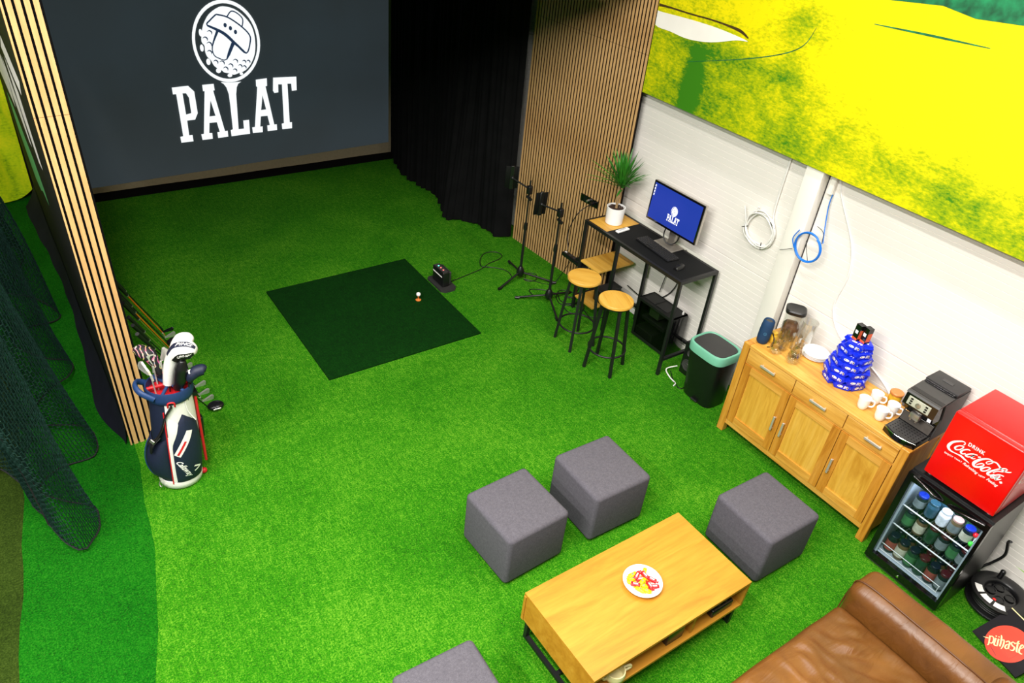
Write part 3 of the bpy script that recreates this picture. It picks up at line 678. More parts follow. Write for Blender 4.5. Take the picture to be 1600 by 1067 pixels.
solo('floor_cable', MB().tube(curve_pts([(4.22, 4.98, 0.006), (4.13, 5.02, 0.006), (4.16, 5.13, 0.006), (4.30, 5.05, 0.006), (4.36, 4.93, 0.006), (4.32, 4.80, 0.006), (4.42, 4.60, 0.006), (4.40, 4.45, 0.006), (4.52, 4.38, 0.006)], 6), 0.0045, 6), 'black_cable', 'black cable winding around the second tripod', 'cable', smooth=60)

# ------------------------------------------------------------------ bar stools
def make_stool(label):
    t = thing('bar_stool', label, 'stool', group='bar stools')
    obj('seat', MB().lathe([(0, 0.665), (0.144, 0.665), (0.15, 0.670), (0.15, 0.690), (0.146, 0.695), (0, 0.695)], 40), 'stool_wood', t, local=True, smooth=40)
    obj('seat_ring', MB().lathe([(0.10, 0.645), (0.128, 0.645), (0.128, 0.665), (0.10, 0.665), (0.10, 0.645)], 32), 'black_metal', t, local=True)
    for k in range(4):
        a = PI / 2 * k; c, s = math.cos(a), math.sin(a)
        obj('leg', MB().bar((0.115 * c, 0.115 * s, 0.664), (0.182 * c, 0.182 * s, 0.0), 0.024), 'black_metal', t, local=True)
    n = 40; rr = 0.162
    obj('foot_ring', MB().tube([(rr * math.cos(2 * PI * i / n), rr * math.sin(2 * PI * i / n), 0.20) for i in range(n)], 0.0085, 8, True), 'black_metal', t, local=True, smooth=60)
    return t
st = make_stool('round wooden bar stool with black legs, farther one by the tripod stands')
s2 = dup(st, (4.005, 3.775, 0), (0, 0, R(-22)), 'round wooden bar stool with black legs, nearer one beside the computer tower')
st.location = (4.0, 4.195, 0); st.rotation_euler = (0, 0, R(40))

# ------------------------------------------------------------------ high desk with computer
DT = 0.955; XF, XB, YL, YR, YM = 4.349, 4.80, 4.688, 3.432, 4.41
dk = thing('high_desk', 'tall black metal frame desk with wood and black top against white wall', 'desk', (4.57, 4.06, 0))
obj('black_top', MB().box(XF + .004, XB - .004, YR + .004, YM, DT - 0.018, DT - 0.001), M['dark_top'] if 'dark_top' in M else 'black_paint', dk)
obj('wood_top', MB().box(XF + .022, XB - .022, YM, YL - .022, DT - 0.018, DT - 0.0005), 'stool_wood', dk)
w = 0.026
for a, b in (((XF, YL), (XB, YL)), ((XF, YR), (XB, YR)), ((XF, YL), (XF, YR)), ((XB, YL), (XB, YR))):
    x0, x1 = min(a[0], b[0]), max(a[0], b[0]); y0, y1 = min(a[1], b[1]), max(a[1], b[1])
    ix = (0 if x0 != x1 else (0 if x0 == XF else -w))
    if x0 == x1: bx = (x0 if x0 == XF else x0 - w, (x0 if x0 == XF else x0 - w) + w, y0, y1)
    else: bx = (x0 + w, x1 - w, y0 if y0 == YR else y0 - w, (y0 if y0 == YR else y0 - w) + w)
    obj('frame_rail', MB().box(bx[0], bx[1], bx[2], bx[3], DT - 0.03, DT), 'black_metal', dk)
for x, y in ((XF, YL - w), (XF, YR), (XB - w, YR), (XB - w, YL - w), (XF, 4.205), (XB - w, 4.205)):
    obj('leg', MB().box(x, x + w, y, y + w, 0.0, DT - 0.03), 'black_metal', dk)
obj('cross_bar', MB().box(XF + w, XB - w, YR, YR + w, 0.15, 0.176), 'black_metal', dk)
obj('cross_bar', MB().box(XB - w, XB, YR + w, YL - w, 0.13, 0.156), 'black_metal', dk)
obj('cross_bar', MB().box(XF + w, XB - w, YL - w, YL, 0.125, 0.15), 'black_metal', dk)
obj('cross_bar', MB().box(XF + w, XB - w, YL - w, YL, 0.50, 0.525), 'black_metal', dk)
obj('shelf', MB().rbox(XF + .005, XB, 4.395, YL - w, 0.525, 0.545, 0.003, 1), 'stool_wood', dk)
obj('shelf', MB().rbox(XF + .005, XB, 4.395, YL - w, 0.13, 0.15, 0.003, 1), 'stool_wood', dk)
bx = thing('storage_box', 'small black box standing on the lowest shelf of the high desk', 'box', (4.55, 4.47, 0.15))
obj('body', MB().rbox(4.47, 4.72, 4.41, 4.53, 0.15, 0.27, 0.008, 2), 'black_plastic', bx, smooth=40)
obj('lid', MB().rbox(4.465, 4.725, 4.405, 4.535, 0.2705, 0.285, 0.004, 1), 'dark_grey', bx, smooth=40)
# monitor
mo = thing('computer_monitor', 'black desktop monitor showing white logo on royal blue', 'monitor', (4.72, 3.93, DT))
tm = Matrix.Translation((4.65, 3.922, 1.313)) @ Euler((0, R(3.5), R(0.5))).to_matrix().to_4x4()
obj('casing', MB().rbox(0.0, 0.032, -0.297, 0.297, -0.178, 0.178, 0.006, 2).xf(tm), 'silver', mo, smooth=40)
obj('bezel', MB().rbox(-0.008, 0.006, -0.2955, 0.2955, -0.1765, 0.1765, 0.004, 2).xf(tm), 'gloss_black', mo, smooth=40)
t = NT('monitor_blue'); t.bsdf((0.01, 0.02, 0.1, 1), 0.25)
n = t.noise(t.coord(), 2.5, 1); t.l(t.ramp(n, [(0.35, (0.008, 0.028, 0.30, 1)), (0.65, (0.018, 0.035, 0.34, 1))]), t.b.inputs['Emission Color'])
t.b.inputs['Emission Strength'].default_value = 1.0; M['monitor_blue'] = t.m
SW, SH = 0.279, 0.160
sc_o = obj('display', MB().box(-0.0095, -0.0081, -SW, SW, -SH + .004, SH).xf(tm), 'monitor_blue', mo)
lk = 0.098
fmon = lambda a, b: tuple(tm @ Vector((-0.0102, -(a - 2.54) * lk - 0.008, (b - 1.25) * lk * 0.98 - 0.028)))
M['monitor_white'] = emit('monitor_white', (1, 1, 1, 1), 1.0, rgb(180, 180, 180))
obj('logo', logo_white(fmon), 'monitor_white', sc_o, recalc=False)
fmon2 = lambda a, b: tuple(tm @ Vector((-0.0106, -(a - 2.54) * lk - 0.008, (b - 1.25) * lk * 0.98 - 0.028)))
obj('logo_outline', logo_dark(fmon2), 'monitor_blue', sc_o, recalc=False)
ic = MB()
for k in range(4):
    ic.poly([[(0.262, 0.142 - .026 * k), (0.274, 0.142 - .026 * k), (0.274, 0.13 - .026 * k), (0.262, 0.13 - .026 * k)]], lambda a, b: tuple(tm @ Vector((-0.0102, a, b))))
    ic.poly([[(0.260, 0.127 - .026 * k), (0.276, 0.127 - .026 * k), (0.276, 0.124 - .026 * k), (0.260, 0.124 - .026 * k)]], lambda a, b: tuple(tm @ Vector((-0.0102, a, b))))
obj('desktop_icons', ic, 'monitor_white', sc_o, recalc=False)
obj('stand_foot', MB().rbox(4.628, 4.795, 3.845, 4.085, DT, DT + 0.012, 0.004, 2), 'silver', mo, smooth=40)
obj('stand_neck', MB().rbox(4.735, 4.765, 3.925, 4.0, DT + 0.012, 1.30, 0.005, 2).tube([(4.75, 3.95, 1.3), (4.69, 3.93, 1.3)], 0.03, 10), 'silver', mo, smooth=40)
obj('monitor_cable', MB().tube(curve_pts([(4.72, 4.02, 1.15), (4.70, 4.03, 1.05), (4.69, 3.99, 0.995), (4.71, 3.93, 0.985), (4.745, 3.90, 1.03), (4.76, 3.90, 1.12)], 6), 0.006, 6), 'black_cable', mo, smooth=60)
# keyboard
kb = thing('keyboard', 'black keyboard on the desk in front of the monitor', 'keyboard', (4.565, 3.95, DT), (0, 0, R(-4)))
obj('base', MB().rbox(-0.066, 0.066, -0.222, 0.222, 0.0, 0.014, 0.004, 2), 'black_plastic', kb, local=True, smooth=40)
M['keycap'] = plain('keycap', rgb(38, 38, 40), 0.45, var=0.1)
k0 = None
for r_ in range(6):
    for c_ in range(20):
        if r_ == 5 and 5 < c_ < 10: continue
        x = 0.054 - r_ * 0.0212; y = 0.207 - c_ * 0.0217
        if k0 is None: k0 = obj('key', MB().add([(-.0085, -.0085, 0), (.0085, -.0085, 0), (.0085, .0085, 0), (-.0085, .0085, 0), (-.0065, -.0065, .007), (.0065, -.0065, .007), (.0065, .0065, .007), (-.0065, .0065, .007)], [(0, 3, 2, 1), (4, 5, 6, 7), (0, 1, 5, 4), (1, 2, 6, 5), (2, 3, 7, 6), (3, 0, 4, 7)]), 'keycap', kb, local=True); kk = k0
        else: kk = k0.copy(); COL.objects.link(kk)
        kk.location = (x, y, 0.014)
ms = thing('computer_mouse', 'black computer mouse on the desk right of the keyboard', 'mouse', (4.505, 3.615, DT), (0, 0, R(8)))
def mouse_ring(k):
    x = -0.055 + 0.11 * k; w_ = 0.031 * math.sin(PI * (0.12 + 0.76 * k)) ** 0.5; h_ = 0.036 * math.sin(PI * (0.1 + 0.72 * k)) ** 0.6
    return [(x, w_ * math.cos(a), 0.001 + max(0, h_ * math.sin(a))) for a in [PI * i / 9 for i in range(10)]]
obj('shell', MB().loft([mouse_ring(i / 10) for i in range(11)]), 'black_plastic', ms, local=True, smooth=60)
obj('scroll_wheel', MB().tube([(0.028, -0.004, 0.031), (0.028, 0.004, 0.031)], 0.008, 10), 'dark_grey', ms, local=True, smooth=40)
rm = thing('remote_control', 'white remote control lying on the black desk top near the plant pot', 'remote', (4.52, 4.358, DT), (0, 0, R(4)))
obj('body', MB().rbox(-0.075, 0.075, -0.021, 0.021, 0.0, 0.018, 0.007, 3), 'white_plastic', rm, local=True, smooth=50)
for k in range(5):
    obj('button', MB().rbox(-0.055 + k * 0.02, -0.045 + k * 0.02, -0.008, 0.008, 0.0175, 0.0195, 0.001, 1), 'dark_grey' if k % 2 else 'silver', rm, local=True)

# potted dracaena
pl = thing('potted_plant', 'spiky green dracaena in white cylinder pot on the desk end', 'plant', (4.56, 4.53, DT))
obj('pot', MB().lathe([(0, 0), (0.074, 0), (0.08, 0.006), (0.086, 0.155), (0.086, 0.16), (0.078, 0.16), (0.077, 0.145), (0, 0.14)], 40), 'ceramic', pl, local=True, smooth=40)
obj('soil', MB().grid(lambda u, v: (0.0765 * u * math.cos(v * 2 * PI), 0.0765 * u * math.sin(v * 2 * PI), 0.147 + 0.004 * math.sin(u * 30 + v * 40)), 8, 28), 'soil', pl, local=True, smooth=80)
obj('trunk', MB().tube(curve_pts([(0, 0, 0.14), (0.004, 0.004, 0.20), (-0.004, 0.006, 0.28), (0.0, 0.01, 0.36)], 5), [0.014, 0.013, 0.0135, 0.012, 0.013, 0.012, 0.0125, 0.012, 0.013, 0.012, 0.0125, 0.0115, 0.012, 0.011, 0.011, 0.011], 10).tube(curve_pts([(0.0, 0.005, 0.22), (0.014, -0.006, 0.28), (0.02, -0.012, 0.35)], 5), 0.010, 8), 'bark', pl, local=True, smooth=60)
rnd = random.Random(12)
def leaf_mb(base, az, el, L, w_, droop):
    d = Vector((math.cos(az) * math.cos(el), math.sin(az) * math.cos(el), math.sin(el)))
    side = Vector((-math.sin(az), math.cos(az), 0)); mb = MB(); n_ = 7; vs = []
    for i in range(n_ + 1):
        k = i / n_; p = Vector(base) + d * L * k + Vector((0, 0, -droop * L * k * k)); ww = w_ * (math.sin(PI * (0.16 + 0.84 * k)) ** 0.7) * (1 if k < 1 else 0.02)
        up = side.cross(d).normalized() * (-ww * 0.35)
        vs += [p + side * ww, p - up * 1.0, p - side * ww]
    fs = []
    for i in range(n_):
        a = i * 3; fs += [(a, a + 1, a + 4, a + 3), (a + 1, a + 2, a + 5, a + 4)]
    return mb.add(vs, fs)
for hi, (hx, hy, hz) in enumerate(((0.0, 0.01, 0.36), (0.02, -0.012, 0.35))):
    for k in range(44):
        q = k / 44; el = R(88 - 66 * q ** 1.2 + rnd.uniform(-8, 8)); az = k * 2.39996 + hi * 1.2 + rnd.uniform(-.2, .2)
        L = 0.25 + 0.14 * rnd.random() + (0.05 if q > .5 else 0)
        if math.cos(az) * math.cos(el) * L > 0.17: L *= 0.7
        obj('leaf', leaf_mb((hx, hy, hz + rnd.uniform(-0.025, 0.02)), az, el, L, 0.0075 + 0.003 * rnd.random(), 0.03 + 0.16 * q), 'leaf', pl, local=True, smooth=80, recalc=False)

# ------------------------------------------------------------------ outlets and strip on the slatted panel
def on_panel(s, d, z): p = pe0 + pd * s - pn * d; return (p.x, p.y, z)
so = thing('wall_socket', 'black double wall socket mounted on the oak slatted panel', 'socket', on_panel(1.11, -0.012, 0.92))
obj('plate', pbox(MB(), 0.985, 1.235, -0.012, -0.0005, 0.885, 0.955), 'gloss_black', so)
for s in (1.055, 1.165): obj('outlet', pbox(MB(), s - 0.025, s + 0.025, -0.0145, -0.011, 0.895, 0.945), 'black_plastic', so)
obj('plug', MB().tube([on_panel(1.165, -0.012, 0.92), on_panel(1.165, -0.05, 0.915)], 0.018, 10), 'black_plastic', so, smooth=50)
obj('plug', MB().tube([on_panel(1.11, -0.012, 0.93), on_panel(1.11, -0.045, 0.925)], 0.012, 10), 'silver', so, smooth=50)
c0 = on_panel(1.165, -0.05, 0.912)
solo('power_cable', MB().tube(curve_pts([c0, (4.56, 5.02, 0.84), (4.52, 5.06, 0.70), (4.50, 5.06, 0.58), (4.46, 4.98, 0.47)], 8), 0.005, 6), 'black_cable', 'black power cable hanging from the socket on the slatted panel', 'cable', smooth=60)
ps = thing('power_strip', 'black power strip fixed along the left leg of the high desk', 'power strip', (4.37, 4.79, 0.45))
tm = Matrix.Translation((4.405, 4.80, 0.455)) @ Euler((R(2), 0, R(2))).to_matrix().to_4x4()
obj('housing', MB().rbox(-0.026, 0.026, -0.165, 0.165, -0.022, 0.022, 0.006, 2).xf(tm), 'black_plastic', ps, smooth=40)
for k in range(4): obj('outlet', MB().lathe([(0, 0.022), (0.019, 0.022), (0.019, 0.0235), (0.015, 0.0225), (0, 0.0225)], 14, (0, -0.10 + k * 0.055, 0)).xf(tm), 'dark_grey', ps)
obj('switch', MB().box(-0.008, 0.008, 0.125, 0.15, 0.021, 0.026).xf(tm), 'white_plastic', ps)
for k in range(2): obj('plug', MB().rbox(-0.018, 0.018, -0.12 + k * .06, -0.085 + k * .06, 0.022, 0.055, 0.006, 2).xf(tm), 'black_plastic', ps, smooth=40)
solo('power_cable', MB().tube(curve_pts([(4.42, 4.70, 0.44), (4.47, 4.72, 0.30), (4.50, 4.76, 0.18), (4.47, 4.80, 0.03), (4.42, 4.83, 0.006)], 8), 0.005, 6), 'black_cable', 'black cable dropping from the power strip to the turf', 'cable', smooth=60)
solo('power_cable', MB().tube(curve_pts([(4.80, 4.42, 0.28), (4.82, 4.2, 0.25), (4.83, 4.0, 0.36), (4.83, 3.86, 0.58), (4.82, 3.84, 0.95)], 8), 0.005, 6), 'black_cable', 'black cable hanging along white wall under the high desk', 'cable', smooth=60)
solo('power_cable', MB().tube(curve_pts([(4.815, 4.02, 0.42), (4.825, 4.0, 0.6), (4.82, 3.96, 0.80), (4.815, 3.95, 0.93)], 8), 0.004, 6), 'black_cable', 'thin black cable rising from the computer tower to the desk top', 'cable', smooth=60)

# ------------------------------------------------------------------ computer tower
pc = thing('computer_tower', 'black computer tower with glass side on turf under the high desk', 'computer', (4.685, 3.83, 0))
x0, x1, y0, y1, z0, z1 = 4.583, 4.783, 3.61, 4.05, 0.012, 0.415
obj('case', MB().box(x0 + .012, x1, y0, y0 + 0.012, z0, z1).box(x0 + .012, x1, y1 - .012, y1, z0, z1).box(x0 + .012, x1, y0, y1, z0, z0 + .012).box(x0 + .012, x1, y0, y1, z1 - .012, z1).box(x1 - .01, x1, y0, y1, z0, z1), 'black_metal', pc)
obj('side_frame', MB().box(x0, x0 + .012, y0, y1, z0, z0 + .03).box(x0, x0 + .012, y0, y1, z1 - .025, z1).box(x0, x0 + .012, y0, y0 + .03, z0 + .03, z1 - .025).box(x0, x0 + .012, y1 - .03, y1, z0 + .03, z1 - .025), 'black_metal', pc)
obj('side_window', MB().box(x0 + .003, x0 + .007, y0 + .03, y1 - .03, z0 + .03, z1 - .025), glass('tower_glass', (0.6, 0.62, 0.6, 1), 0.90, k=0.06), pc)
obj('front_panel', MB().rbox(x0 + .004, x1 - .004, y0 - 0.016, y0, z0 + .004, z1 - .004, 0.006, 2), 'gloss_black', pc, smooth=40)
M['board'] = plain('circuit_board', rgb(34, 44, 26), 0.5, var=0.5, scale=60)
obj('motherboard', MB().box(x1 - .03, x1 - .022, y0 + .09, y1 - .03, 0.15, z1 - .04), 'board', pc)
obj('graphics_card', MB().rbox(x0 + .04, x1 - .03, y0 + .10, y1 - .05, 0.20, 0.24, 0.005, 1), 'dark_grey', pc)
obj('cooler', MB().rbox(x0 + .05, x1 - .03, y0 + .20, y0 + .32, 0.27, 0.36, 0.004, 1), 'silver', pc)
obj('power_supply', MB().rbox(x0 + .02, x1 - .02, y0 + .2, y1 - .02, z0 + .014, 0.11, 0.004, 1), 'dark_grey', pc)
for ya, yb in ((3.72, 3.86), (3.875, 4.015)):
    obj('top_vent', MB().rbox(x0 + .04, x1 - .03, ya, yb, z1, z1 + 0.004, 0.002, 1), 'dark_grey', pc)
obj('usb_plug', MB().rbox(x0 + .15, x0 + .165, y0 + .015, y0 + .03, z1, z1 + .03, .002, 1), 'white_plastic', pc)
for a in (x0 + .03, x1 - .04):
    for b in (y0 + .04, y1 - .06): obj('foot', MB().box(a, a + .02, b, b + .02, 0.0, z0), 'black_plastic', pc)
# speaker and pedal bin
sp = thing('floor_speaker', 'black floor loudspeaker half hidden behind the pedal bin', 'speaker', (4.67, 3.30, 0))
obj('cabinet', MB().rbox(4.575, 4.76, 3.245, 3.395, 0.0, 0.325, 0.006, 2), 'black_plastic', sp, smooth=40)
for zz, r_ in ((0.11, 0.055), (0.235, 0.03)):
    co = obj('woofer' if zz < .2 else 'tweeter', MB().lathe([(0, 0.002), (r_ * .3, 0.008), (r_ * .4, 0.0), (r_ * .85, -0.012 + .012), (r_, 0.004), (r_ * 1.05, 0.0)], 24).xf(Matrix.Translation((4.574, 3.32, zz)) @ Euler((0, -PI / 2, 0)).to_matrix().to_4x4()), 'grey_plastic', sp, smooth=50)
solo('white_cord', MB().tube(curve_pts([(4.56, 3.41, 0.05), (4.46, 3.44, 0.03), (4.43, 3.36, 0.006), (4.41, 3.27, 0.006), (4.37, 3.25, 0.006)], 8), 0.006, 6), 'white_cable', 'white cord end lying on the turf beside floor loudspeaker', 'cord', smooth=60)
solo('floor_cable', MB().tube(curve_pts([(4.50, 3.42, 0.006), (4.42, 3.30, 0.006), (4.39, 3.20, 0.006), (4.44, 3.19, 0.006), (4.5, 3.24, 0.006)], 8), 0.004, 6), 'black_cable', 'black cord by the left foot of the pedal bin', 'cord', smooth=60)
bn = thing('waste_bin', 'black waste bin with pale teal rim between desk and sideboard', 'bin', (4.5, 3.02, 0))
def sq(cx, cy, a, b, z, e=4.0, n=40):
    o = []
    for i in range(n):
        t_ = 2 * PI * i / n; c, s = math.cos(t_), math.sin(t_)
        o.append((cx + a * math.copysign(abs(c) ** (2 / e), c), cy + b * math.copysign(abs(s) ** (2 / e), s), z))
    return o
cx, cy = 4.505, 3.045
obj('bucket', MB().loft([sq(cx, cy - .02, 0.118, 0.15, 0.0), sq(cx, cy - .02, 0.125, 0.156, 0.012), sq(cx, cy, 0.147, 0.178, 0.455)]), 'black_plastic', bn, smooth=40)
obj('rim', MB().loft([sq(cx, cy, 0.150, 0.181, 0.455), sq(cx, cy, 0.156, 0.187, 0.452), sq(cx, cy, 0.158, 0.19, 0.515), sq(cx, cy, 0.152, 0.184, 0.528), sq(cx, cy, 0.138, 0.170, 0.530), sq(cx, cy, 0.132, 0.164, 0.518)], cap=False), 'teal', bn, smooth=40)
obj('lid', MB().loft([sq(cx, cy, 0.136, 0.168, 0.515), sq(cx, cy, 0.130, 0.162, 0.527), sq(cx, cy, 0.06, 0.08, 0.533)]), 'dark_grey', bn, smooth=40)
obj('pedal', MB().rbox(4.365, 4.395, 2.98, 3.05, 0.012, 0.026, 0.004, 1), 'black_metal', bn)

# ------------------------------------------------------------------ oak sideboard
sb = thing('sideboard', 'oak sideboard with three drawers over three panelled doors by the wall', 'sideboard', (4.53, 2.0, 0))
SX0, SX1, SY0, SY1, SZ = 4.308, 4.752, 1.305, 2.685, 0.857
lw = 0.058
for x in (SX0, SX1 - lw):
    for y in (SY0, SY1 - lw): obj('leg', MB().rbox(x, x + lw, y, y + lw, 0.0, SZ - 0.0015, 0.003, 1), 'oak_v', sb)
obj('top', MB().rbox(SX0 + .001, SX1 - .001, SY0 + lw + .001, SY1 - lw - .001, SZ - 0.03, SZ, 0.003, 1).rbox(SX0 + lw + .001, SX1 - lw - .001, SY0, SY0 + lw, SZ - .03, SZ, .002, 1).rbox(SX0 + lw + .001, SX1 - lw - .001, SY1 - lw, SY1, SZ - .03, SZ, .002, 1), 'oak', sb)
obj('carcass', MB().box(SX0 + .03, SX1 - .01, SY0 + .01, SY1 - .01, 0.10, SZ - .031), 'oak_v', sb)
for q in (SY0 + .006, SY1 - .02): obj('side_panel', MB().box(SX0 + lw, SX1 - lw, q, q + .014, 0.09, SZ - .031), 'oak_v', sb)
obj('front_rail', MB().box(SX0 + .012, SX0 + .04, SY0 + lw, SY1 - lw, 0.085, 0.13), 'oak', sb)
obj('front_rail', MB().box(SX0 + .014, SX0 + .04, SY0 + lw, SY1 - lw, 0.690, 0.706), 'oak', sb)
ya = [2.624, 2.191, 1.757, 1.366]
hd = [(2.482, 2.351), (2.036, 1.903), (1.592, 1.465)]; hv = [2.233, 2.150, 1.722]
for i in range(3):
    a, b = ya[i + 1] + .003, ya[i] - .003
    d = obj('drawer', MB().rbox(SX0 + .004, SX0 + .029, a, b, 0.709, 0.823, 0.002, 1), 'oak', sb)
    obj('drawer_handle', MB().rbox(SX0 - .022, SX0 - .010, hd[i][1], hd[i][0], 0.757, 0.775, 0.003, 2).box(SX0 - .012, SX0 + .004, hd[i][1] + .008, hd[i][1] + .018, 0.76, 0.772).box(SX0 - .012, SX0 + .004, hd[i][0] - .018, hd[i][0] - .008, 0.76, 0.772), 'handle', d)
    sw = 0.062
    dr = obj('door', MB().box(SX0 + .014, SX0 + .024, a + sw - .002, b - sw + .002, 0.195, 0.626), 'oak_panel', sb)
    for q in (a, b - sw): obj('door_stile', MB().box(SX0 + .004, SX0 + .028, q, q + sw, 0.134, 0.687), 'oak_dark', dr)
    for q in (.134, .625): obj('door_rail', MB().box(SX0 + .0045, SX0 + .028, a + sw, b - sw, q, q + .062), 'oak', dr)
    y_ = hv[i]
    obj('door_handle', MB().rbox(SX0 - .022, SX0 - .010, y_ - .0075, y_ + .0075, 0.327, 0.457, 0.003, 2).box(SX0 - .012, SX0 + .004, y_ - .005, y_ + .005, 0.337, 0.347).box(SX0 - .012, SX0 + .004, y_ - .005, y_ + .005, 0.437, 0.447), 'handle', dr)

# things on the sideboard
Z = SZ
sk = thing('portable_speaker', 'dark blue cylindrical portable speaker at the far end of the sideboard', 'speaker', (4.42, 2.615, Z), (0, R(4), 0))
M['speaker_blue'] = plain('speaker_mesh', rgb(10, 52, 88), 0.75, var=0.2, scale=400, bump=0.3)
obj('body', MB().lathe([(0, 0), (0.033, 0), (0.042, 0.012), (0.046, 0.05), (0.047, 0.10), (0.046, 0.15), (0.042, 0.188), (0.036, 0.198), (0.032, 0.195), (0.029, 0.188), (0, 0.188)], 32), 'speaker_blue', sk, local=True, smooth=50)
obj('end_cap', MB().lathe([(0, 0.189), (0.026, 0.189), (0.022, 0.192), (0, 0.192)], 24), 'grey_plastic', sk, local=True)
M['speaker_badge'] = plain('speaker_badge', rgb(60, 110, 140), 0.5)
bd = MB(); 
for a_, b_ in ((0, 1),):
    bd.lathe([(0.009, -0.001), (0.012, -0.001), (0.012, 0.001), (0.009, 0.001), (0.009, -0.001)], 20)
    bd.box(-0.002, 0.002, -0.007, 0.002, -0.001, 0.001).box(0.002, 0.006, -0.007, -0.003, -0.001, 0.001)
obj('badge', bd.xf(Euler((0, 0, R(215))).to_matrix().to_4x4() @ Matrix.Translation((0.0472, 0, 0.095)) @ Euler((R(90), 0, R(90))).to_matrix().to_4x4()), 'speaker_badge', sk, local=True)
# storage jar of coffee beans
jr = thing('storage_jar', 'tall clear storage jar with black lid and coffee beans at wall', 'jar', (4.655, 2.565, Z), (0, 0, R(35)))
obj('glass_body', MB().loft([sq(0, 0, .058, .058, 0.002), sq(0, 0, .062, .062, .01), sq(0, 0, .068, .068, .235)], cap=False).loft([sq(0, 0, .058, .058, 0.002), sq(0, 0, .03, .03, .0025)]), 'glass', jr, local=True, smooth=40)
M['beans'] = plain('coffee_beans', rgb(74, 38, 16), 0.6, var=0.7, scale=140, bump=0.8)
obj('coffee_beans', MB().loft([sq(0, 0, .055, .055, .006), sq(0, 0, .060, .060, .11), sq(0, 0, .045, .045, .135), sq(-.01, 0, .015, .015, .15)]), 'beans', jr, local=True, smooth=70, kind='stuff')
obj('lid', MB().loft([sq(0, 0, .070, .070, .232), sq(0, 0, .076, .076, .24), sq(0, 0, .076, .076, .258), sq(0, 0, .066, .066, .266), sq(0, 0, .05, .05, .262)]), 'black_plastic', jr, local=True, smooth=40)
# glass mugs
def glass_mug(label, loc, rz, r=0.043, h=0.115, round_=True, handle=True):
    t = thing('glass_mug' if handle else 'drinking_glass', label, 'glass', loc, (0, 0, rz), 'glassware on the sideboard')
    if round_: pr = [(0, .003), (r * .7, .003), (r * 1.05, .02), (r * 1.12, .04), (r * .98, .07), (r * .8, .09), (r * .82, h), (r * .78, h), (r * .76, .09), (r * .93, .07), (r * 1.06, .04), (r * .98, .022), (r * .65, .007), (0, .007)]
    else: pr = [(0, .0), (r * .75, .0), (r * .8, .006), (r, h), (r * .95, h), (r * .75, .012), (0, .012)]
    obj('bowl', MB().lathe(pr, 28), 'glass', t, local=True, smooth=60)
    if handle: obj('handle', MB().tube(curve_pts([(r * .85, 0, h * .82), (r * 1.5, 0, h * .80), (r * 1.75, 0, h * .55), (r * 1.5, 0, h * .3), (r * 1.05, 0, h * .28)], 5), 0.0045, 8), 'glass', t, local=True, smooth=60)
    return t
glass_mug('clear round glass mug nearest the blue speaker at the sideboard front', (4.405, 2.475, Z), R(-20))
glass_mug('clear round glass mug at the front edge beside white plates', (4.415, 2.33, Z), R(-5))
glass_mug('clear round glass mug with white plates right behind it', (4.50, 2.36, Z), R(-20), r=0.04)
glass_mug('straight clear tumbler in the middle of the glassware', (4.49, 2.475, Z), 0, 0.038, 0.11, False, False)
glass_mug('straight clear tumbler just in front of the coffee bean jar', (4.545, 2.53, Z), 0, 0.038, 0.12, False, False)
glass_mug('straight clear tumbler behind the middle of the glassware', (4.575, 2.44, Z), 0, 0.038, 0.12, False, False)
glass_mug('tall clear glass vase right of the coffee bean jar', (4.672, 2.43, Z), 0, 0.06, 0.22, False, False)
M['amber'] = plain('amber_glass', rgb(206, 160, 40), 0.25, var=0.3)
ab = thing('honey_jar', 'small amber jar behind the blue portable speaker', 'jar', (4.50, 2.58, Z))
obj('body', MB().lathe([(0, 0), (.028, 0), (.03, .006), (.03, .06), (.022, .07), (0, .07)], 20), 'amber', ab, local=True, smooth=50)
obj('lid', MB().lathe([(0, .0705), (.024, .0705), (.024, .085), (0, .085)], 20), 'amber', ab, local=True, smooth=40)
solo('strap', MB().tube(curve_pts([(4.46, 2.575, Z + .10), (4.465, 2.55, Z + .05), (4.44, 2.535, Z + .006), (4.40, 2.545, Z + .005)], 6), 0.004, 6), 'black_cable', 'black carry strap trailing beside the blue portable speaker', 'strap', smooth=60)
# plates
for k in range(4):
    p = thing('plate', 'white plate behind the glass mugs, %s of its stack' % ('lowest', 'second lowest', 'second from top', 'topmost')[k], 'plate', (4.652, 2.30, Z + 0.0085 * k), (0, 0, k), 'stacked white plates')
    obj('dish', MB().lathe([(0, 0.001), (.06, 0), (.066, .002), (.098, .012), (.098, .0145), (.066, .0055), (0, .0045)], 40), 'ceramic', p, local=True, smooth=60)
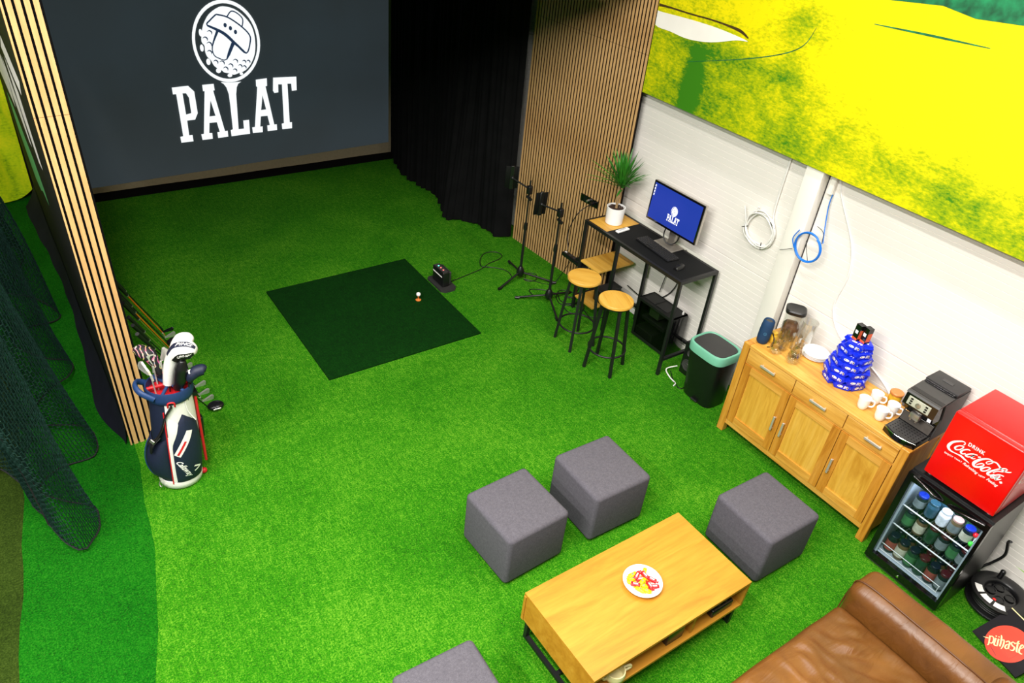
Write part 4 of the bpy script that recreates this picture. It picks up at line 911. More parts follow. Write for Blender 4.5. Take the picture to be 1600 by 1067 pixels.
# pyramid of blue wafer packets with two small black boxes on top
M['packet'] = plain('blue_wrapper', rgb(14, 40, 206), 0.3, var=0.12, scale=40)
M['packet_logo'] = plain('wrapper_white', rgb(240, 240, 246), 0.4, var=0.02)
M['packet_cookie'] = plain('wrapper_brown', rgb(96, 60, 50), 0.5, var=0.3, scale=200)
def packet_parts(t):
    L, Wd, H = 0.056, 0.036, 0.026      # half length, half width, height
    b = MB()
    b.rbox(-L + .004, L - .004, -Wd, Wd, 0.0, 2 * H * .92, 0.006, 2)
    b.add([(-L + .005, -Wd * .9, .01), (-L + .005, Wd * .9, .01), (-L + .005, Wd * .9, .042), (-L + .005, -Wd * .9, .042), (-L - .007, -Wd, .026), (-L - .007, Wd, .026)], [(0, 1, 5, 4), (3, 4, 5, 2), (0, 4, 3), (1, 2, 5)])
    b.add([(L - .005, -Wd * .9, .01), (L - .005, Wd * .9, .01), (L - .005, Wd * .9, .042), (L - .005, -Wd * .9, .042), (L + .007, -Wd, .026), (L + .007, Wd, .026)], [(0, 4, 5, 1), (3, 2, 5, 4), (0, 3, 4), (1, 5, 2)])
    obj('wrapper', b, 'packet', t, local=True, smooth=40)
    lo = MB()
    for sgn in (-1, 1):
        f1 = lambda a, c, s=sgn: (a, s * (Wd + .0006), c)
        lo.poly([ell((-.014, .026), .019, .0095, 18)], f1)
        lo.poly([[(.010, .014), (.014, .014), (.019, .038), (.015, .038)]], f1).poly([[(.016, .014), (.020, .014), (.025, .038), (.021, .038)]], f1)
        lo.poly([ell((.033, .026), .0075, .0105, 14)], f1)
    f2 = lambda a, c: (a, c, 2 * H * .92 + .0006)
    lo.poly([ell((-.014, 0), .02, .010, 18)], f2).poly([[(.012, -.016), (.017, -.016), (.023, .016), (.018, .016)]], f2).poly([ell((.033, 0), .008, .011, 14)], f2)
    obj('print', lo, 'packet_logo', t, local=True, recalc=False)
    ck = MB()
    for sgn in (-1, 1):
        f1 = lambda a, c, s=sgn: (a, s * (Wd + .001), c)
        ck.poly([ell((.034, .026), .0045, .008, 12)], f1).poly([ell((-.022, .027), .004, .003, 8)], f1)
    obj('print_spot', ck, 'packet_cookie', t, local=True, recalc=False)
pk0 = None; TC = Vector((4.595, 2.01)); lh = 0.0485
names = ['bottom', 'second lowest', 'third lowest', 'middle', 'fourth highest', 'third highest', 'second highest', 'topmost']
rings = [(7, 0.104), (7, 0.110), (6, 0.098), (6, 0.088), (5, 0.076), (4, 0.062), (3, 0.046)]
rnd = random.Random(5)
for k, (n_, rad) in enumerate(rings):
    nm = ['bottom', 'second lowest', 'third lowest', 'middle', 'third highest', 'second highest', 'topmost'][k]
    for i in range(n_):
        a = 2 * PI * i / n_ + k * 0.55 + rnd.uniform(-.06, .06)
        x, y = TC.x + rad * math.cos(a), TC.y + rad * math.sin(a)
        dd = (math.degrees(a) + 156.5 + 180) % 360 - 180; sd = 'right' if dd > 0 else 'left'
        wh = 'at the front' if abs(dd) < 24 else 'front ' + sd if abs(dd) < 70 else sd + ' side' if abs(dd) < 110 else 'back ' + sd if abs(dd) < 155 else 'at the back'
        lab = 'blue wrapped biscuit packet, %s of the %s layer in the stack' % (wh, nm)
        rot = (0, 0, a + PI / 2 + rnd.uniform(-.15, .15))
        if pk0 is None:
            pk0 = thing('biscuit_packet', lab, 'packet', (x, y, Z + lh * k), rot, 'stack of blue biscuit packets'); packet_parts(pk0)
        else:
            dup(pk0, (x, y, Z + lh * k), rot, lab)
ztop = Z + lh * len(rings)
M['box_orange'] = plain('box_orange_print', rgb(226, 96, 50), 0.5, var=0.3, scale=60)
for k, (dx, dy) in enumerate(((-0.008, 0.026), (0.008, -0.026))):
    b = thing('small_carton', 'black carton with white square, %s of the two atop blue packets' % ('left' if k == 0 else 'right'), 'carton', (TC.x + dx, TC.y + dy, ztop - 0.004), (0, 0, R(-14)), 'two black cartons')
    obj('carton', MB().rbox(-0.022, 0.022, -0.0235, 0.0235, 0.0, 0.122, 0.001, 1), 'gloss_black', b, local=True)
    obj('white_print', MB().box(-0.0228, -0.0221, -0.012, 0.012, 0.055, 0.080), 'packet_logo', b, local=True)
    obj('orange_print', MB().box(-0.0228, -0.0221, -0.021, 0.021, 0.003, 0.022).box(-.020, .020, -.0243, -.0236, .02, .085), 'box_orange', b, local=True)
# mugs
def mug(label, loc, rz):
    t = thing('coffee_mug', label, 'mug', loc, (0, 0, rz), 'white coffee mugs')
    obj('cup', MB().lathe([(0, 0.0), (.024, 0), (.030, .004), (.036, .03), (.041, .088), (.0385, .088), (.033, .03), (.026, .009), (0, .007)], 32), 'ceramic', t, local=True, smooth=50)
    obj('handle', MB().tube(curve_pts([(.038, 0, .074), (.058, 0, .076), (.066, 0, .055), (.058, 0, .032), (.035, 0, .026)], 5), 0.006, 10), 'ceramic', t, local=True, smooth=60)
mug('white coffee mug nearest the blue packets at the sideboard front', (4.43, 1.745, Z), R(-60))
mug('white coffee mug behind the front pair, nearest the blue packets', (4.56, 1.735, Z), R(-75))
mug('white coffee mug at the sideboard front, nearest the coffee machine', (4.43, 1.612, Z), R(-60))
mug('white coffee mug in front of the wooden lidded jar', (4.553, 1.605, Z), R(-80))
tn = thing('lidded_jar', 'amber jar with round wooden lid between mugs and coffee machine', 'jar', (4.66, 1.66, Z))
obj('body', MB().lathe([(0, 0), (.038, 0), (.042, .005), (.042, .085), (.038, .092), (0, .092)], 28), 'amber', tn, local=True, smooth=50)
M['copper_lid'] = plain('wooden_lid', rgb(206, 126, 62), 0.35, var=0.1)
obj('lid', MB().lathe([(0, .0925), (.043, .0925), (.046, .097), (.046, .108), (.042, .112), (0, .112)], 28), 'copper_lid', tn, local=True, smooth=40)

# coffee machine
cmx = thing('coffee_machine', 'black automatic coffee machine on the sideboard next to red cooler', 'coffee machine', (4.57, 1.42, Z))
CY0, CY1 = 1.305, 1.535
M['grey_metal'] = plain('dark_steel', rgb(92, 86, 80), 0.3, 0.8, var=0.1)
def prof(pl_, y0, y1, mi=0): return MB().prism(pl_, lambda a, b: (a, y0, b), lambda a, b: (a, y1, b))
obj('body', prof([(4.50, Z + .004), (4.50, Z + .05), (4.535, Z + .075), (4.55, Z + .165), (4.45, Z + .175), (4.425, Z + .215), (4.432, Z + .300), (4.46, Z + .315), (4.785, Z + .335), (4.79, Z + .30), (4.79, Z + .004)], CY0 + .008, CY1 - .008), 'gloss_black', cmx)
for q in (CY0, CY1 - .010): obj('side_shell', prof([(4.53, Z + .002), (4.555, Z + .17), (4.50, Z + .305), (4.788, Z + .325), (4.792, Z + .002)], q, q + .010), 'grey_plastic', cmx)
obj('top_cover', prof([(4.428, Z + .300), (4.436, Z + .312), (4.60, Z + .326), (4.60, Z + .318)], CY0 + .004, CY1 - .004), 'grey_plastic', cmx)
obj('bean_lid', MB().rbox(4.625, 4.79, CY0 + .002, CY1 - .002, Z + .322, Z + .345, 0.008, 2), 'dark_grey', cmx, smooth=40)
obj('lid_knob', MB().rbox(4.685, 4.715, 1.385, 1.455, Z + .344, Z + .350, 0.002, 1), 'grey_plastic', cmx)
obj('cup_rail', MB().tube([(4.612, CY0 + .015, Z + .335), (4.612, CY1 - .015, Z + .335)], 0.006, 8).tube([(4.60, CY0 + .02, Z + .331), (4.60, CY1 - .02, Z + .331)], 0.004, 8), 'gloss_black', cmx, smooth=50)
n = 14
trp = [(4.35 - 0.03 * math.sin(PI * i / n), CY0 + .004 + (CY1 - CY0 - .008) * i / n) for i in range(n + 1)]
poly_t = [(4.53, CY0 + .004)] + trp + [(4.53, CY1 - .004)]
obj('drip_tray', MB().prism(poly_t, lambda a, b: (a, b, Z + .002), lambda a, b: (a, b, Z + .042)), 'gloss_black', cmx)
obj('tray_trim', MB().tube([(a, b, Z + .043) for a, b in trp], 0.004, 6), 'chrome', cmx, smooth=50)
gr = MB().prism([(4.50, CY0 + .014)] + [(a + .012, b * .9 + 1.42 * .1) for a, b in trp] + [(4.50, CY1 - .014)], lambda a, b: (a, b, Z + .0425), lambda a, b: (a, b, Z + .045))
gt = obj('drip_grid', gr, 'grey_plastic', cmx)
hl = MB()
for i in range(5):
    for j in range(9): hl.lathe([(0, 0.0004), (.0045, 0.0004)], 8, (4.375 + i * .026, CY0 + .03 + j * .0212, Z + .0452))
obj('grid_hole', hl, 'felt', gt, recalc=False, kind='stuff')
bpz = [(4.502, Z + .055), (4.528, Z + .150)]
obj('splash_plate', MB().add([(4.500, CY0 + .014, Z + .046), (4.500, CY1 - .014, Z + .046), (4.530, CY1 - .014, Z + .115), (4.530, CY0 + .014, Z + .115), (4.512, CY0 + .014, Z + .046), (4.512, CY1 - .014, Z + .046), (4.542, CY1 - .014, Z + .115), (4.542, CY0 + .014, Z + .115)], [(0, 1, 2, 3), (4, 7, 6, 5), (0, 3, 7, 4), (1, 5, 6, 2), (3, 2, 6, 7), (0, 4, 5, 1)]), 'grey_metal', cmx)
obj('plate_edge', MB().tube([(4.528, CY0 + .014, Z + .116), (4.528, CY1 - .014, Z + .116)], .0035, 6), 'chrome', cmx)
cpm = lambda a, b: (4.4245 + 0.012 * 0, a, b)
ctm = Matrix.Translation((4.4265, 1.427, Z + .255)) @ Euler((0, R(5), 0)).to_matrix().to_4x4()
M['panel_grey'] = plain('control_panel_grey', rgb(176, 178, 158), 0.4, var=0.04)
cp_ = obj('control_panel', MB().rbox(-0.004, 0.004, -0.075, 0.075, -0.03, 0.03, 0.002, 1).xf(ctm), 'panel_grey', cmx)
for s_ in (-1, 1):
    for k in range(3): obj('button', MB().box(-0.0055, -0.003, s_ * .05 - .008, s_ * .05 + .008, -.022 + k * .017, -.011 + k * .017).xf(ctm), 'black_plastic', cp_)
obj('knob', MB().lathe([(0, 0), (.017, 0), (.016, .012), (0, .014)], 20).xf(ctm @ Matrix.Translation((-0.004, 0, 0)) @ Euler((0, -PI / 2, 0)).to_matrix().to_4x4()), 'silver', cp_, smooth=40)
obj('coffee_spout', MB().rbox(4.43, 4.475, 1.39, 1.455, Z + .135, Z + .185, .008, 2).tube([(4.45, 1.405, Z + .14), (4.45, 1.405, Z + .118)], .007, 10).tube([(4.45, 1.44, Z + .14), (4.45, 1.44, Z + .118)], .007, 10), 'silver', cmx, smooth=40)
obj('sticker', MB().box(4.4285, 4.4315, 1.322, 1.345, Z + .185, Z + .21).xf(Matrix.Translation((0.0, 0, 0))), 'packet_logo', cmx)
solo('wall_cable', MB().tube(curve_pts([(4.844, 2.70, 2.15), (4.844, 2.66, 1.98), (4.844, 2.452, 1.683), (4.844, 2.385, 1.457), (4.844, 2.40, 1.177), (4.844, 2.284, 1.005), (4.842, 2.1, 0.94), (4.842, 1.959, 0.908), (4.842, 1.791, 0.821), (4.842, 1.7, 0.7)], 8), .0065, 8), 'white_cable', 'white cable hanging loosely down white wall behind the blue packets', 'cable', smooth=60)

# ------------------------------------------------------------------ glass door fridge
fr = thing('drinks_fridge', 'black glass door drinks fridge full of jars beside oak sideboard', 'fridge', (4.46, 0.965, 0))
FX0, FX1, FY0, FY1, FZ = 4.252, 4.70, 0.705, 1.228, 0.825
obj('cabinet', MB().box(FX0, FX1, FY0, FY0 + .03, .02, FZ).box(FX0, FX1, FY1 - .03, FY1, .02, FZ).box(FX0, FX1, FY0 + .03, FY1 - .03, .02, .075).box(FX0, FX1, FY0 + .03, FY1 - .03, .775, FZ).box(FX1 - .03, FX1, FY0 + .03, FY1 - .03, .075, .775), 'black_plastic', fr)
M['liner'] = plain('fridge_liner', rgb(176, 184, 192), 0.4, var=0.02)
i0, i1 = FY0 + .03, FY1 - .03
obj('liner', MB().box(FX0 + .002, FX1 - .03, i0, i0 + .008, .075, .775).box(FX0 + .002, FX1 - .03, i1 - .008, i1, .075, .775).box(FX0 + .002, FX1 - .03, i0 + .008, i1 - .008, .075, .085).box(FX0 + .002, FX1 - .03, i0 + .008, i1 - .008, .767, .775).box(FX1 - .04, FX1 - .03, i0 + .008, i1 - .008, .085, .767), 'liner', fr)
dz0, dz1 = 0.03, 0.812
gy0, gy1, gz0, gz1 = 0.722, 1.190, 0.088, 0.758
fd = obj('door', MB().box(4.208, 4.250, FY0, gy0 + .004, dz0, dz1).box(4.208, 4.250, gy1, FY1, dz0, dz1).box(4.208, 4.250, gy0 + .004, gy1, dz0, gz0).box(4.208, 4.250, gy0 + .004, gy1, gz1, dz1), 'gloss_black', fr)
obj('door_pane', MB().box(4.222, 4.228, gy0 + .004, gy1, gz0, gz1), 'door_glass', fd)
obj('door_gasket', MB().box(4.236, 4.25, gy0 + .004, gy0 + .016, gz0, gz1).box(4.236, 4.25, gy1 - .012, gy1, gz0, gz1), 'liner', fd)
hp = curve_pts([(4.205, 1.19, .800), (4.192, 1.10, .792), (4.190, 1.03, .775), (4.206, 0.985, .770)], 6)
obj('door_handle', MB().tube(hp, 0.009, 8).tube(curve_pts([(4.206, 0.95, .770), (4.190, 0.90, .775), (4.192, 0.82, .792), (4.205, 0.735, .800)], 6), 0.009, 8), 'gloss_black', fd, smooth=60)
obj('lock', MB().lathe([(0, 0), (.009, 0), (.008, .004), (0, .004)], 14).xf(Matrix.Translation((4.208, 0.985, .055)) @ Euler((0, -PI / 2, 0)).to_matrix().to_4x4()), 'chrome', fd)
for y in (FY0 + .03, FY1 - .06):
    for x in (4.27, 4.64): obj('foot', MB().box(x, x + .03, y, y + .03, 0, .02), 'black_plastic', fr)
obj('lower_grille', MB().box(4.225, 4.252, FY0 + .01, FY1 - .01, .004, .028), 'dark_grey', fr)
for z in (0.50, 0.325):
    sh = MB().tube([(4.30, i0 + .01, z), (4.30, i1 - .01, z)], .005, 8)
    obj('shelf_bar', sh, 'white_plastic', fr, smooth=50)
    ws_ = MB()
    for k in range(18): 
        y = i0 + .02 + (i1 - i0 - .04) * k / 17; ws_.tube([(4.30, y, z), (4.655, y, z)], .0018, 5)
    ws_.tube([(4.48, i0 + .01, z - .003), (4.48, i1 - .01, z - .003)], .003, 6)
    obj('shelf_wire', ws_, 'silver', fr)
for z in (0.155, 0.098):
    obj('guard_bar', MB().tube([(4.272, i0 + .03, z), (4.272, i1 - .012, z)], .0028, 6), 'white_plastic', fr, smooth=50)
obj('guard_bar', MB().tube([(4.272, i0 + .035, .098), (4.272, i0 + .035, .155)], .0028, 6), 'white_plastic', fr)
obj('interior_lamp', MB().rbox(4.275, 4.305, i0 + .06, i1 - .06, .755, .766, .003, 1), 'lamp_white', fr)
area('fridge_light', (4.30, 0.965, 0.752), 0.06, 0.40, 1.6, (0.78, 0.88, 1.0), (0, R(-18), 0))
# jars and cans, each one a thing
for nm, c, rg in (('jar_dark', (22, 34, 34), .2), ('jar_green', (30, 64, 44), .25), ('jar_brown', (92, 74, 50), .3), ('jar_white', (226, 226, 232), .35), ('jar_blue', (46, 78, 96), .2), ('lid_blue', (22, 44, 150), .3), ('lid_navy', (16, 24, 40), .3), ('lid_rose', (196, 150, 140), .35), ('label_cream', (196, 190, 168), .5), ('label_grey', (120, 128, 130), .5), ('label_red', (150, 70, 60), .5), ('label_green', (62, 118, 70), .5), ('lid_wine', (74, 18, 30), .3)):
    M[nm] = plain(nm, rgb(*c), rg, var=0.2, scale=50)
def jar_proto(label, body, lid, lab, h=0.118, r=0.034):
    t = thing('preserve_jar', label, 'jar', (0, 0, 0), (0, 0, 0), 'jars in the drinks fridge')
    obj('body', MB().lathe([(0, 0), (r * .8, 0), (r * .98, .006), (r, .015), (r, h * .76), (r * .8, h * .86), (0, h * .86)], 20), body, t, local=True, smooth=50)
    obj('lid', MB().lathe([(0, h * .861), (r * .86, h * .861), (r * .88, h * .88), (r * .88, h * .98), (r * .82, h), (0, h * .985)], 20), lid, t, local=True, smooth=40)
    obj('paper_label', MB().lathe([(r + .0004, .022), (r + .0008, .022), (r + .0008, h * .68), (r + .0004, h * .68)], 20), lab, t, local=True, smooth=50)
    return t
jspec = {'a': ('jar_dark', 'lid_blue', 'label_grey'), 'b': ('jar_blue', 'jar_blue', 'jar_blue'), 'c': ('jar_white', 'jar_white', 'jar_white'), 'd': ('jar_brown', 'lid_rose', 'label_grey'), 'e': ('jar_dark', 'lid_blue', 'label_cream'),
         'f': ('jar_green', 'lid_navy', 'label_green'), 'g': ('jar_brown', 'lid_navy', 'label_cream'), 'h': ('jar_green', 'lid_wine', 'jar_green'), 'i': ('jar_dark', 'lid_navy', 'label_red'), 'j': ('jar_dark', 'lid_wine', 'label_grey')}
jwords = {'a': 'blue lidded jar with grey label', 'b': 'plain blue grey jar', 'c': 'plain white jar', 'd': 'brown jar with rose lid', 'e': 'blue lidded jar with cream label', 'f': 'green jar with navy lid', 'g': 'brown jar with cream label', 'h': 'wine lidded green jar', 'i': 'dark jar with red label', 'j': 'wine lidded dark jar'}
jp = {}
ordn = ['leftmost', 'second from left', 'third from left', 'fourth from left', 'fifth from left', 'sixth from left', 'rightmost']
def put_jars(codes, x, z, where, ys_, k0=0, hs=1.0):
    for q, (c, y) in enumerate(zip(codes, ys_)):
        pos = 'rightmost' if q == len(codes) - 1 else ordn[q]
        lab = '%s, %s %s' % (jwords[c], pos, where)
        if c not in jp: jp[c] = jar_proto(lab, *jspec[c]); o = jp[c]; o.location = (x, y, z); o.rotation_euler = (0, 0, q * 1.3)
        else: o = dup(jp[c], (x, y, z), (0, 0, q * 1.3 + k0), lab)
        o.scale = (1.06, 1.06, hs)
def spread(n_, a, b): return [a + (b - a) * i / (n_ - 1) for i in range(n_)]
put_jars('abcde', 4.352, 0.5055, 'on the top fridge shelf', [1.125, 1.045, 0.965, 0.89, 0.812])
put_jars('fghjfj', 4.355, 0.3305, 'in front row of middle fridge shelf', [1.135, 1.055, 0.975, 0.90, 0.825, 0.762], hs=1.12)
put_jars('ffgihg', 4.44, 0.3305, 'in back row of middle fridge shelf', [1.135, 1.06, 0.985, 0.91, 0.835, 0.765], hs=1.2)
put_jars('igfhij', 4.325, 0.0855, 'in front row on fridge floor', spread(6, 1.145, 0.785), 1, hs=1.3)
put_jars('fgihgj', 4.405, 0.0855, 'in second row on fridge floor', spread(6, 1.145, 0.785), 2, hs=1.3)
put_jars('gfhig', 4.485, 0.0855, 'in third row on fridge floor', spread(5, 1.13, 0.79), 3, hs=1.3)
put_jars('jbaf', 4.45, 0.5055, 'in back row of top fridge shelf', [1.10, 1.01, 0.92, 0.83], 3)
for cl, (y, z, x), lab in (((232, 30, 40), (0.770, 0.60, 4.345), 'red round lollipop at the right end of the top fridge shelf'), ((70, 220, 60), (0.762, 0.545, 4.318), 'green round lollipop at the right end of the top fridge shelf')):
    M['candy%d' % cl[0]] = plain('lollipop_candy', rgb(*cl), 0.2)
    l_ = thing('lollipop', lab, 'lollipop', (x, y, z))
    obj('candy_ball', MB().ball((x, y, z), 0.017, 16), 'candy%d' % cl[0], l_, smooth=60)
    obj('stick', MB().tube([(x, y, z), (x + .02, y - .006, 0.507 if z > .58 else z + .06)], .0025, 6), 'white_plastic', l_)

# ------------------------------------------------------------------ red cooler cube on the fridge
ck = thing('red_cooler', 'glossy red cube cooler with white script lettering on top of fridge', 'cooler', (4.48, 0.955, 0.83))
KX, KY0, KY1, KZ0, KZ1 = 4.252, 0.735, 1.175, 0.842, 1.325
obj('door', MB().rbox(KX, KX + .045, KY0, KY1, KZ0 + .004, KZ1, 0.009, 3), 'red_enamel', ck, smooth=40)
obj('cabinet', MB().rbox(KX + .049, KX + .46, KY0, KY1, KZ0, KZ1, 0.009, 3), 'red_enamel', ck, smooth=40)
obj('seal', MB().box(KX + .04, KX + .055, KY0 + .012, KY1 - .012, KZ0 + .012, KZ1 - .012), 'felt', ck)
for y in (KY0 + .02, KY1 - .045):
    for x in (KX + .03, KX + .40): obj('foot', MB().lathe([(0, 0), (.014, 0), (.016, .018), (0, .018)], 12, (x + .015, y + .012, .8255)), 'white_plastic', ck)
CC = {"CC":{"C1":[[1.052,1.158,30],[1.049,1.172,16],[1.062,1.176,24],[1.085,1.16,34],[1.11,1.133,46],[1.12,1.098,60],[1.11,1.08,50],[1.09,1.075,30],[1.061,1.079,22],[1.036,1.083,40],[1.014,1.078,40],[0.992,1.074,20],[0.979,1.071,4]],"o1":[[1.05,1.149,30],[1.071,1.136,22],[1.085,1.112,36],[1.077,1.102,30],[1.059,1.115,20],[1.048,1.138,22],[1.049,1.15,28]],"c":[[1.008,1.148,22],[1.022,1.146,24],[1.04,1.127,28],[1.047,1.106,42],[1.035,1.101,26],[1.021,1.115,18]],"a":[[0.964,1.149,20],[0.986,1.14,24],[1.007,1.12,28],[1.016,1.104,40],[1.003,1.104,26],[0.989,1.118,22],[0.978,1.138,24]],"at":[[0.978,1.138,30],[0.987,1.113,36],[0.974,1.113,22],[0.965,1.123,10]],"hy":[[0.958,1.14,26],[0.945,1.149,22]],"loop":[[0.879,1.166,22],[0.891,1.163,16],[0.905,1.147,18],[0.907,1.136,16],[0.897,1.136,18],[0.885,1.151,20],[0.879,1.166,22]],"C2":[[0.881,1.169,22],[0.903,1.169,24],[0.927,1.151,36],[0.95,1.119,50],[0.96,1.088,60],[0.949,1.074,44],[0.928,1.085,36],[0.913,1.108,26],[0.912,1.119,20],[0.924,1.117,26],[0.938,1.1,18],[0.945,1.086,6]],"sweep":[[0.881,1.169,24],[0.861,1.173,30],[0.84,1.162,34],[0.824,1.154,36],[0.803,1.156,26],[0.786,1.166,20],[0.778,1.175,8]],"o2":[[0.878,1.122,30],[0.895,1.112,22],[0.913,1.084,40],[0.904,1.076,30],[0.888,1.09,22],[0.876,1.115,24],[0.877,1.123,26]],"l":[[0.8,1.173,18],[0.811,1.173,20],[0.833,1.153,26],[0.856,1.122,30],[0.872,1.091,44],[0.871,1.077,44],[0.856,1.083,26],[0.843,1.102,16]],"l2":[[0.8,1.173,16],[0.814,1.147,20],[0.837,1.131,20],[0.854,1.106,16]],"a2":[[0.798,1.124,20],[0.819,1.118,26],[0.838,1.097,28],[0.849,1.074,46],[0.836,1.08,28],[0.821,1.102,22]],"a2t":[[0.813,1.111,30],[0.828,1.076,40],[0.813,1.086,24],[0.801,1.1,10]],"reg":[[0.8,1.074,40],[0.789,1.083,40]]},"CCt":[[1.033,1.17],[0.936,1.171],[1.121,1.038],[1.014,1.045],[1.008,1.043],[0.915,1.036],[0.907,1.034],[0.871,1.042],[0.863,1.04],[0.797,1.038]]}
CS = 0.000292
def coke(fn):
    mb = MB()
    for k, v_ in CC['CC'].items(): mb.stroke(v_, fn, wscale=CS)
    return mb
def brand_text(fn):
    T_ = CC['CCt']; mb = MB()
    def run(s_, a, b, size, **kw):
        (ya_, za), (yb_, zb) = T_[a], T_[b]; L = math.hypot(yb_ - ya_, zb - za); d = ((yb_ - ya_) / L, (zb - za) / L); nrm = (d[1], -d[0])
        if nrm[1] < 0: nrm = (-nrm[0], -nrm[1])
        add_text(mb, s_, lambda a_, b_: fn(ya_ + d[0] * a_ + nrm[0] * b_, za + d[1] * a_ + nrm[1] * b_), size=size, width=L, **kw)
    run('DRINK', 0, 1, 0.034, bold=0.025, space=1.15)
    run('ENJOY THAT', 2, 3, 0.014, bold=0.02, space=1.1); run('Refreshing', 4, 5, 0.026, bold=0.015, shear=0.4)
    run('NEW', 6, 7, 0.015, bold=0.02, space=1.1); run('Feeling', 8, 9, 0.026, bold=0.015, shear=0.4)
    return mb
ff = lambda a, b: (KX - 0.0008, a, b)
obj('script_print', coke(ff), 'white_print', ck, recalc=False)
obj('small_print', brand_text(ff), 'white_print', ck, recalc=False)
fs_ = lambda a, b: (KX + .25 - (a - 0.955) * 1.0, KY0 - 0.0008, b)
obj('script_print', coke(fs_), 'white_print', ck, recalc=False)
obj('small_print', brand_text(fs_), 'white_print', ck, recalc=False)

# ------------------------------------------------------------------ coffee table
tb = thing('coffee_table', 'low oak coffee table with black sled legs and open shelf', 'table', (2.41, 1.63, 0))
TX0, TX1, TY0, TY1, TZ = 1.812, 3.012, 1.330, 1.942, 0.396
obj('top', MB().box(TX0, TX1, TY0, TY1, TZ - .02, TZ), 'table_wood', tb)
obj('end_panel', MB().box(TX0 + .001, TX0 + .019, TY0 + .001, TY1 - .021, .175, TZ - .0205), 'table_wood', tb)
obj('end_panel', MB().box(TX1 - .019, TX1 - .001, TY0 + .001, TY1 - .021, .175, TZ - .0205), 'table_wood', tb)
obj('bottom', MB().box(TX0 + .0195, TX1 - .0195, TY0 + .001, TY1 - .021, .175, .193), 'table_wood', tb)
obj('drawer_front', MB().box(TX0 - .004, (TX0 + TX1) / 2 - .002, TY1 - .020, TY1 - .001, .172, TZ - .0215), 'table_wood', tb)
obj('drawer_front', MB().box((TX0 + TX1) / 2 + .002, TX1 + .004, TY1 - .020, TY1 - .001, .172, TZ - .0215), 'table_wood', tb)
obj('divider', MB().box(2.58, 2.598, TY0 + .02, TY1 - .021, .1935, TZ - .0205), 'table_wood', tb)
obj('back_board', MB().box(TX0 + .02, TX1 - .02, 1.62, 1.636, .1935, TZ - .0205), 'table_wood', tb)
for x in (TX0 + .02, TX1 - .045):
    w = .025; fr_ = MB().box(x, x + w, TY0 + .02, TY0 + .02 + w, 0, .175).box(x, x + w, TY1 - .045, TY1 - .02, 0, .175).box(x, x + w, TY0 + .045, TY1 - .045, 0, w).box(x, x + w, TY0 + .045, TY1 - .045, .15, .1745)
    obj('sled_leg', fr_, 'black_metal', tb)
obj('floor_rail', MB().box(TX0 + .045, TX1 - .045, 1.61, 1.635, .0, .025), 'black_metal', tb)
sp_ = thing('shelf_box', 'black box lying in the open shelf of the coffee table', 'box', (2.46, 1.45, .193))
obj('body', MB().rbox(2.40, 2.53, 1.36, 1.52, .1935, .31, .006, 2), 'black_plastic', sp_, smooth=40)
obj('lid', MB().rbox(2.397, 2.533, 1.357, 1.523, .3105, .325, .004, 1), 'dark_grey', sp_, smooth=40)
sp_ = thing('black_shelf_block', 'small black block in the right end of table shelf', 'gadget', (2.85, 1.38, .193))  # black block with two knobs at the right end of the shelf
obj('body', MB().rbox(2.76, 2.94, 1.352, 1.40, .1935, .255, .012, 3), 'black_plastic', sp_, smooth=40)
obj('stick', MB().tube([(2.82, 1.375, .25), (2.82, 1.37, .272)], .009, 10).tube([(2.88, 1.375, .25), (2.88, 1.37, .272)], .009, 10), 'dark_grey', sp_, smooth=50)
M['cream'] = plain('cream_ceramic', rgb(240, 228, 170), 0.3, var=0.03)
sp_ = thing('cream_pot', 'small cream pot with handle in the left end of table shelf', 'pot', (2.02, 1.375, .1935))
obj('bowl', MB().lathe([(0, 0), (.035, 0), (.055, .02), (.06, .05), (.056, .075), (.05, .075), (.054, .05), (.048, .022), (0, .01)], 28), 'cream', sp_, local=True, smooth=50)
obj('handle', MB().tube(curve_pts([(.05, -.01, .07), (.085, -.02, .075), (.095, -.022, .05), (.058, -.012, .03)], 6), .007, 8), 'cream', sp_, local=True, smooth=60)
obj('spout', MB().tube(curve_pts([(-.05, 0, .03), (-.078, 0, .05), (-.09, 0, .075)], 5), .009, 8), 'cream', sp_, local=True, smooth=60)

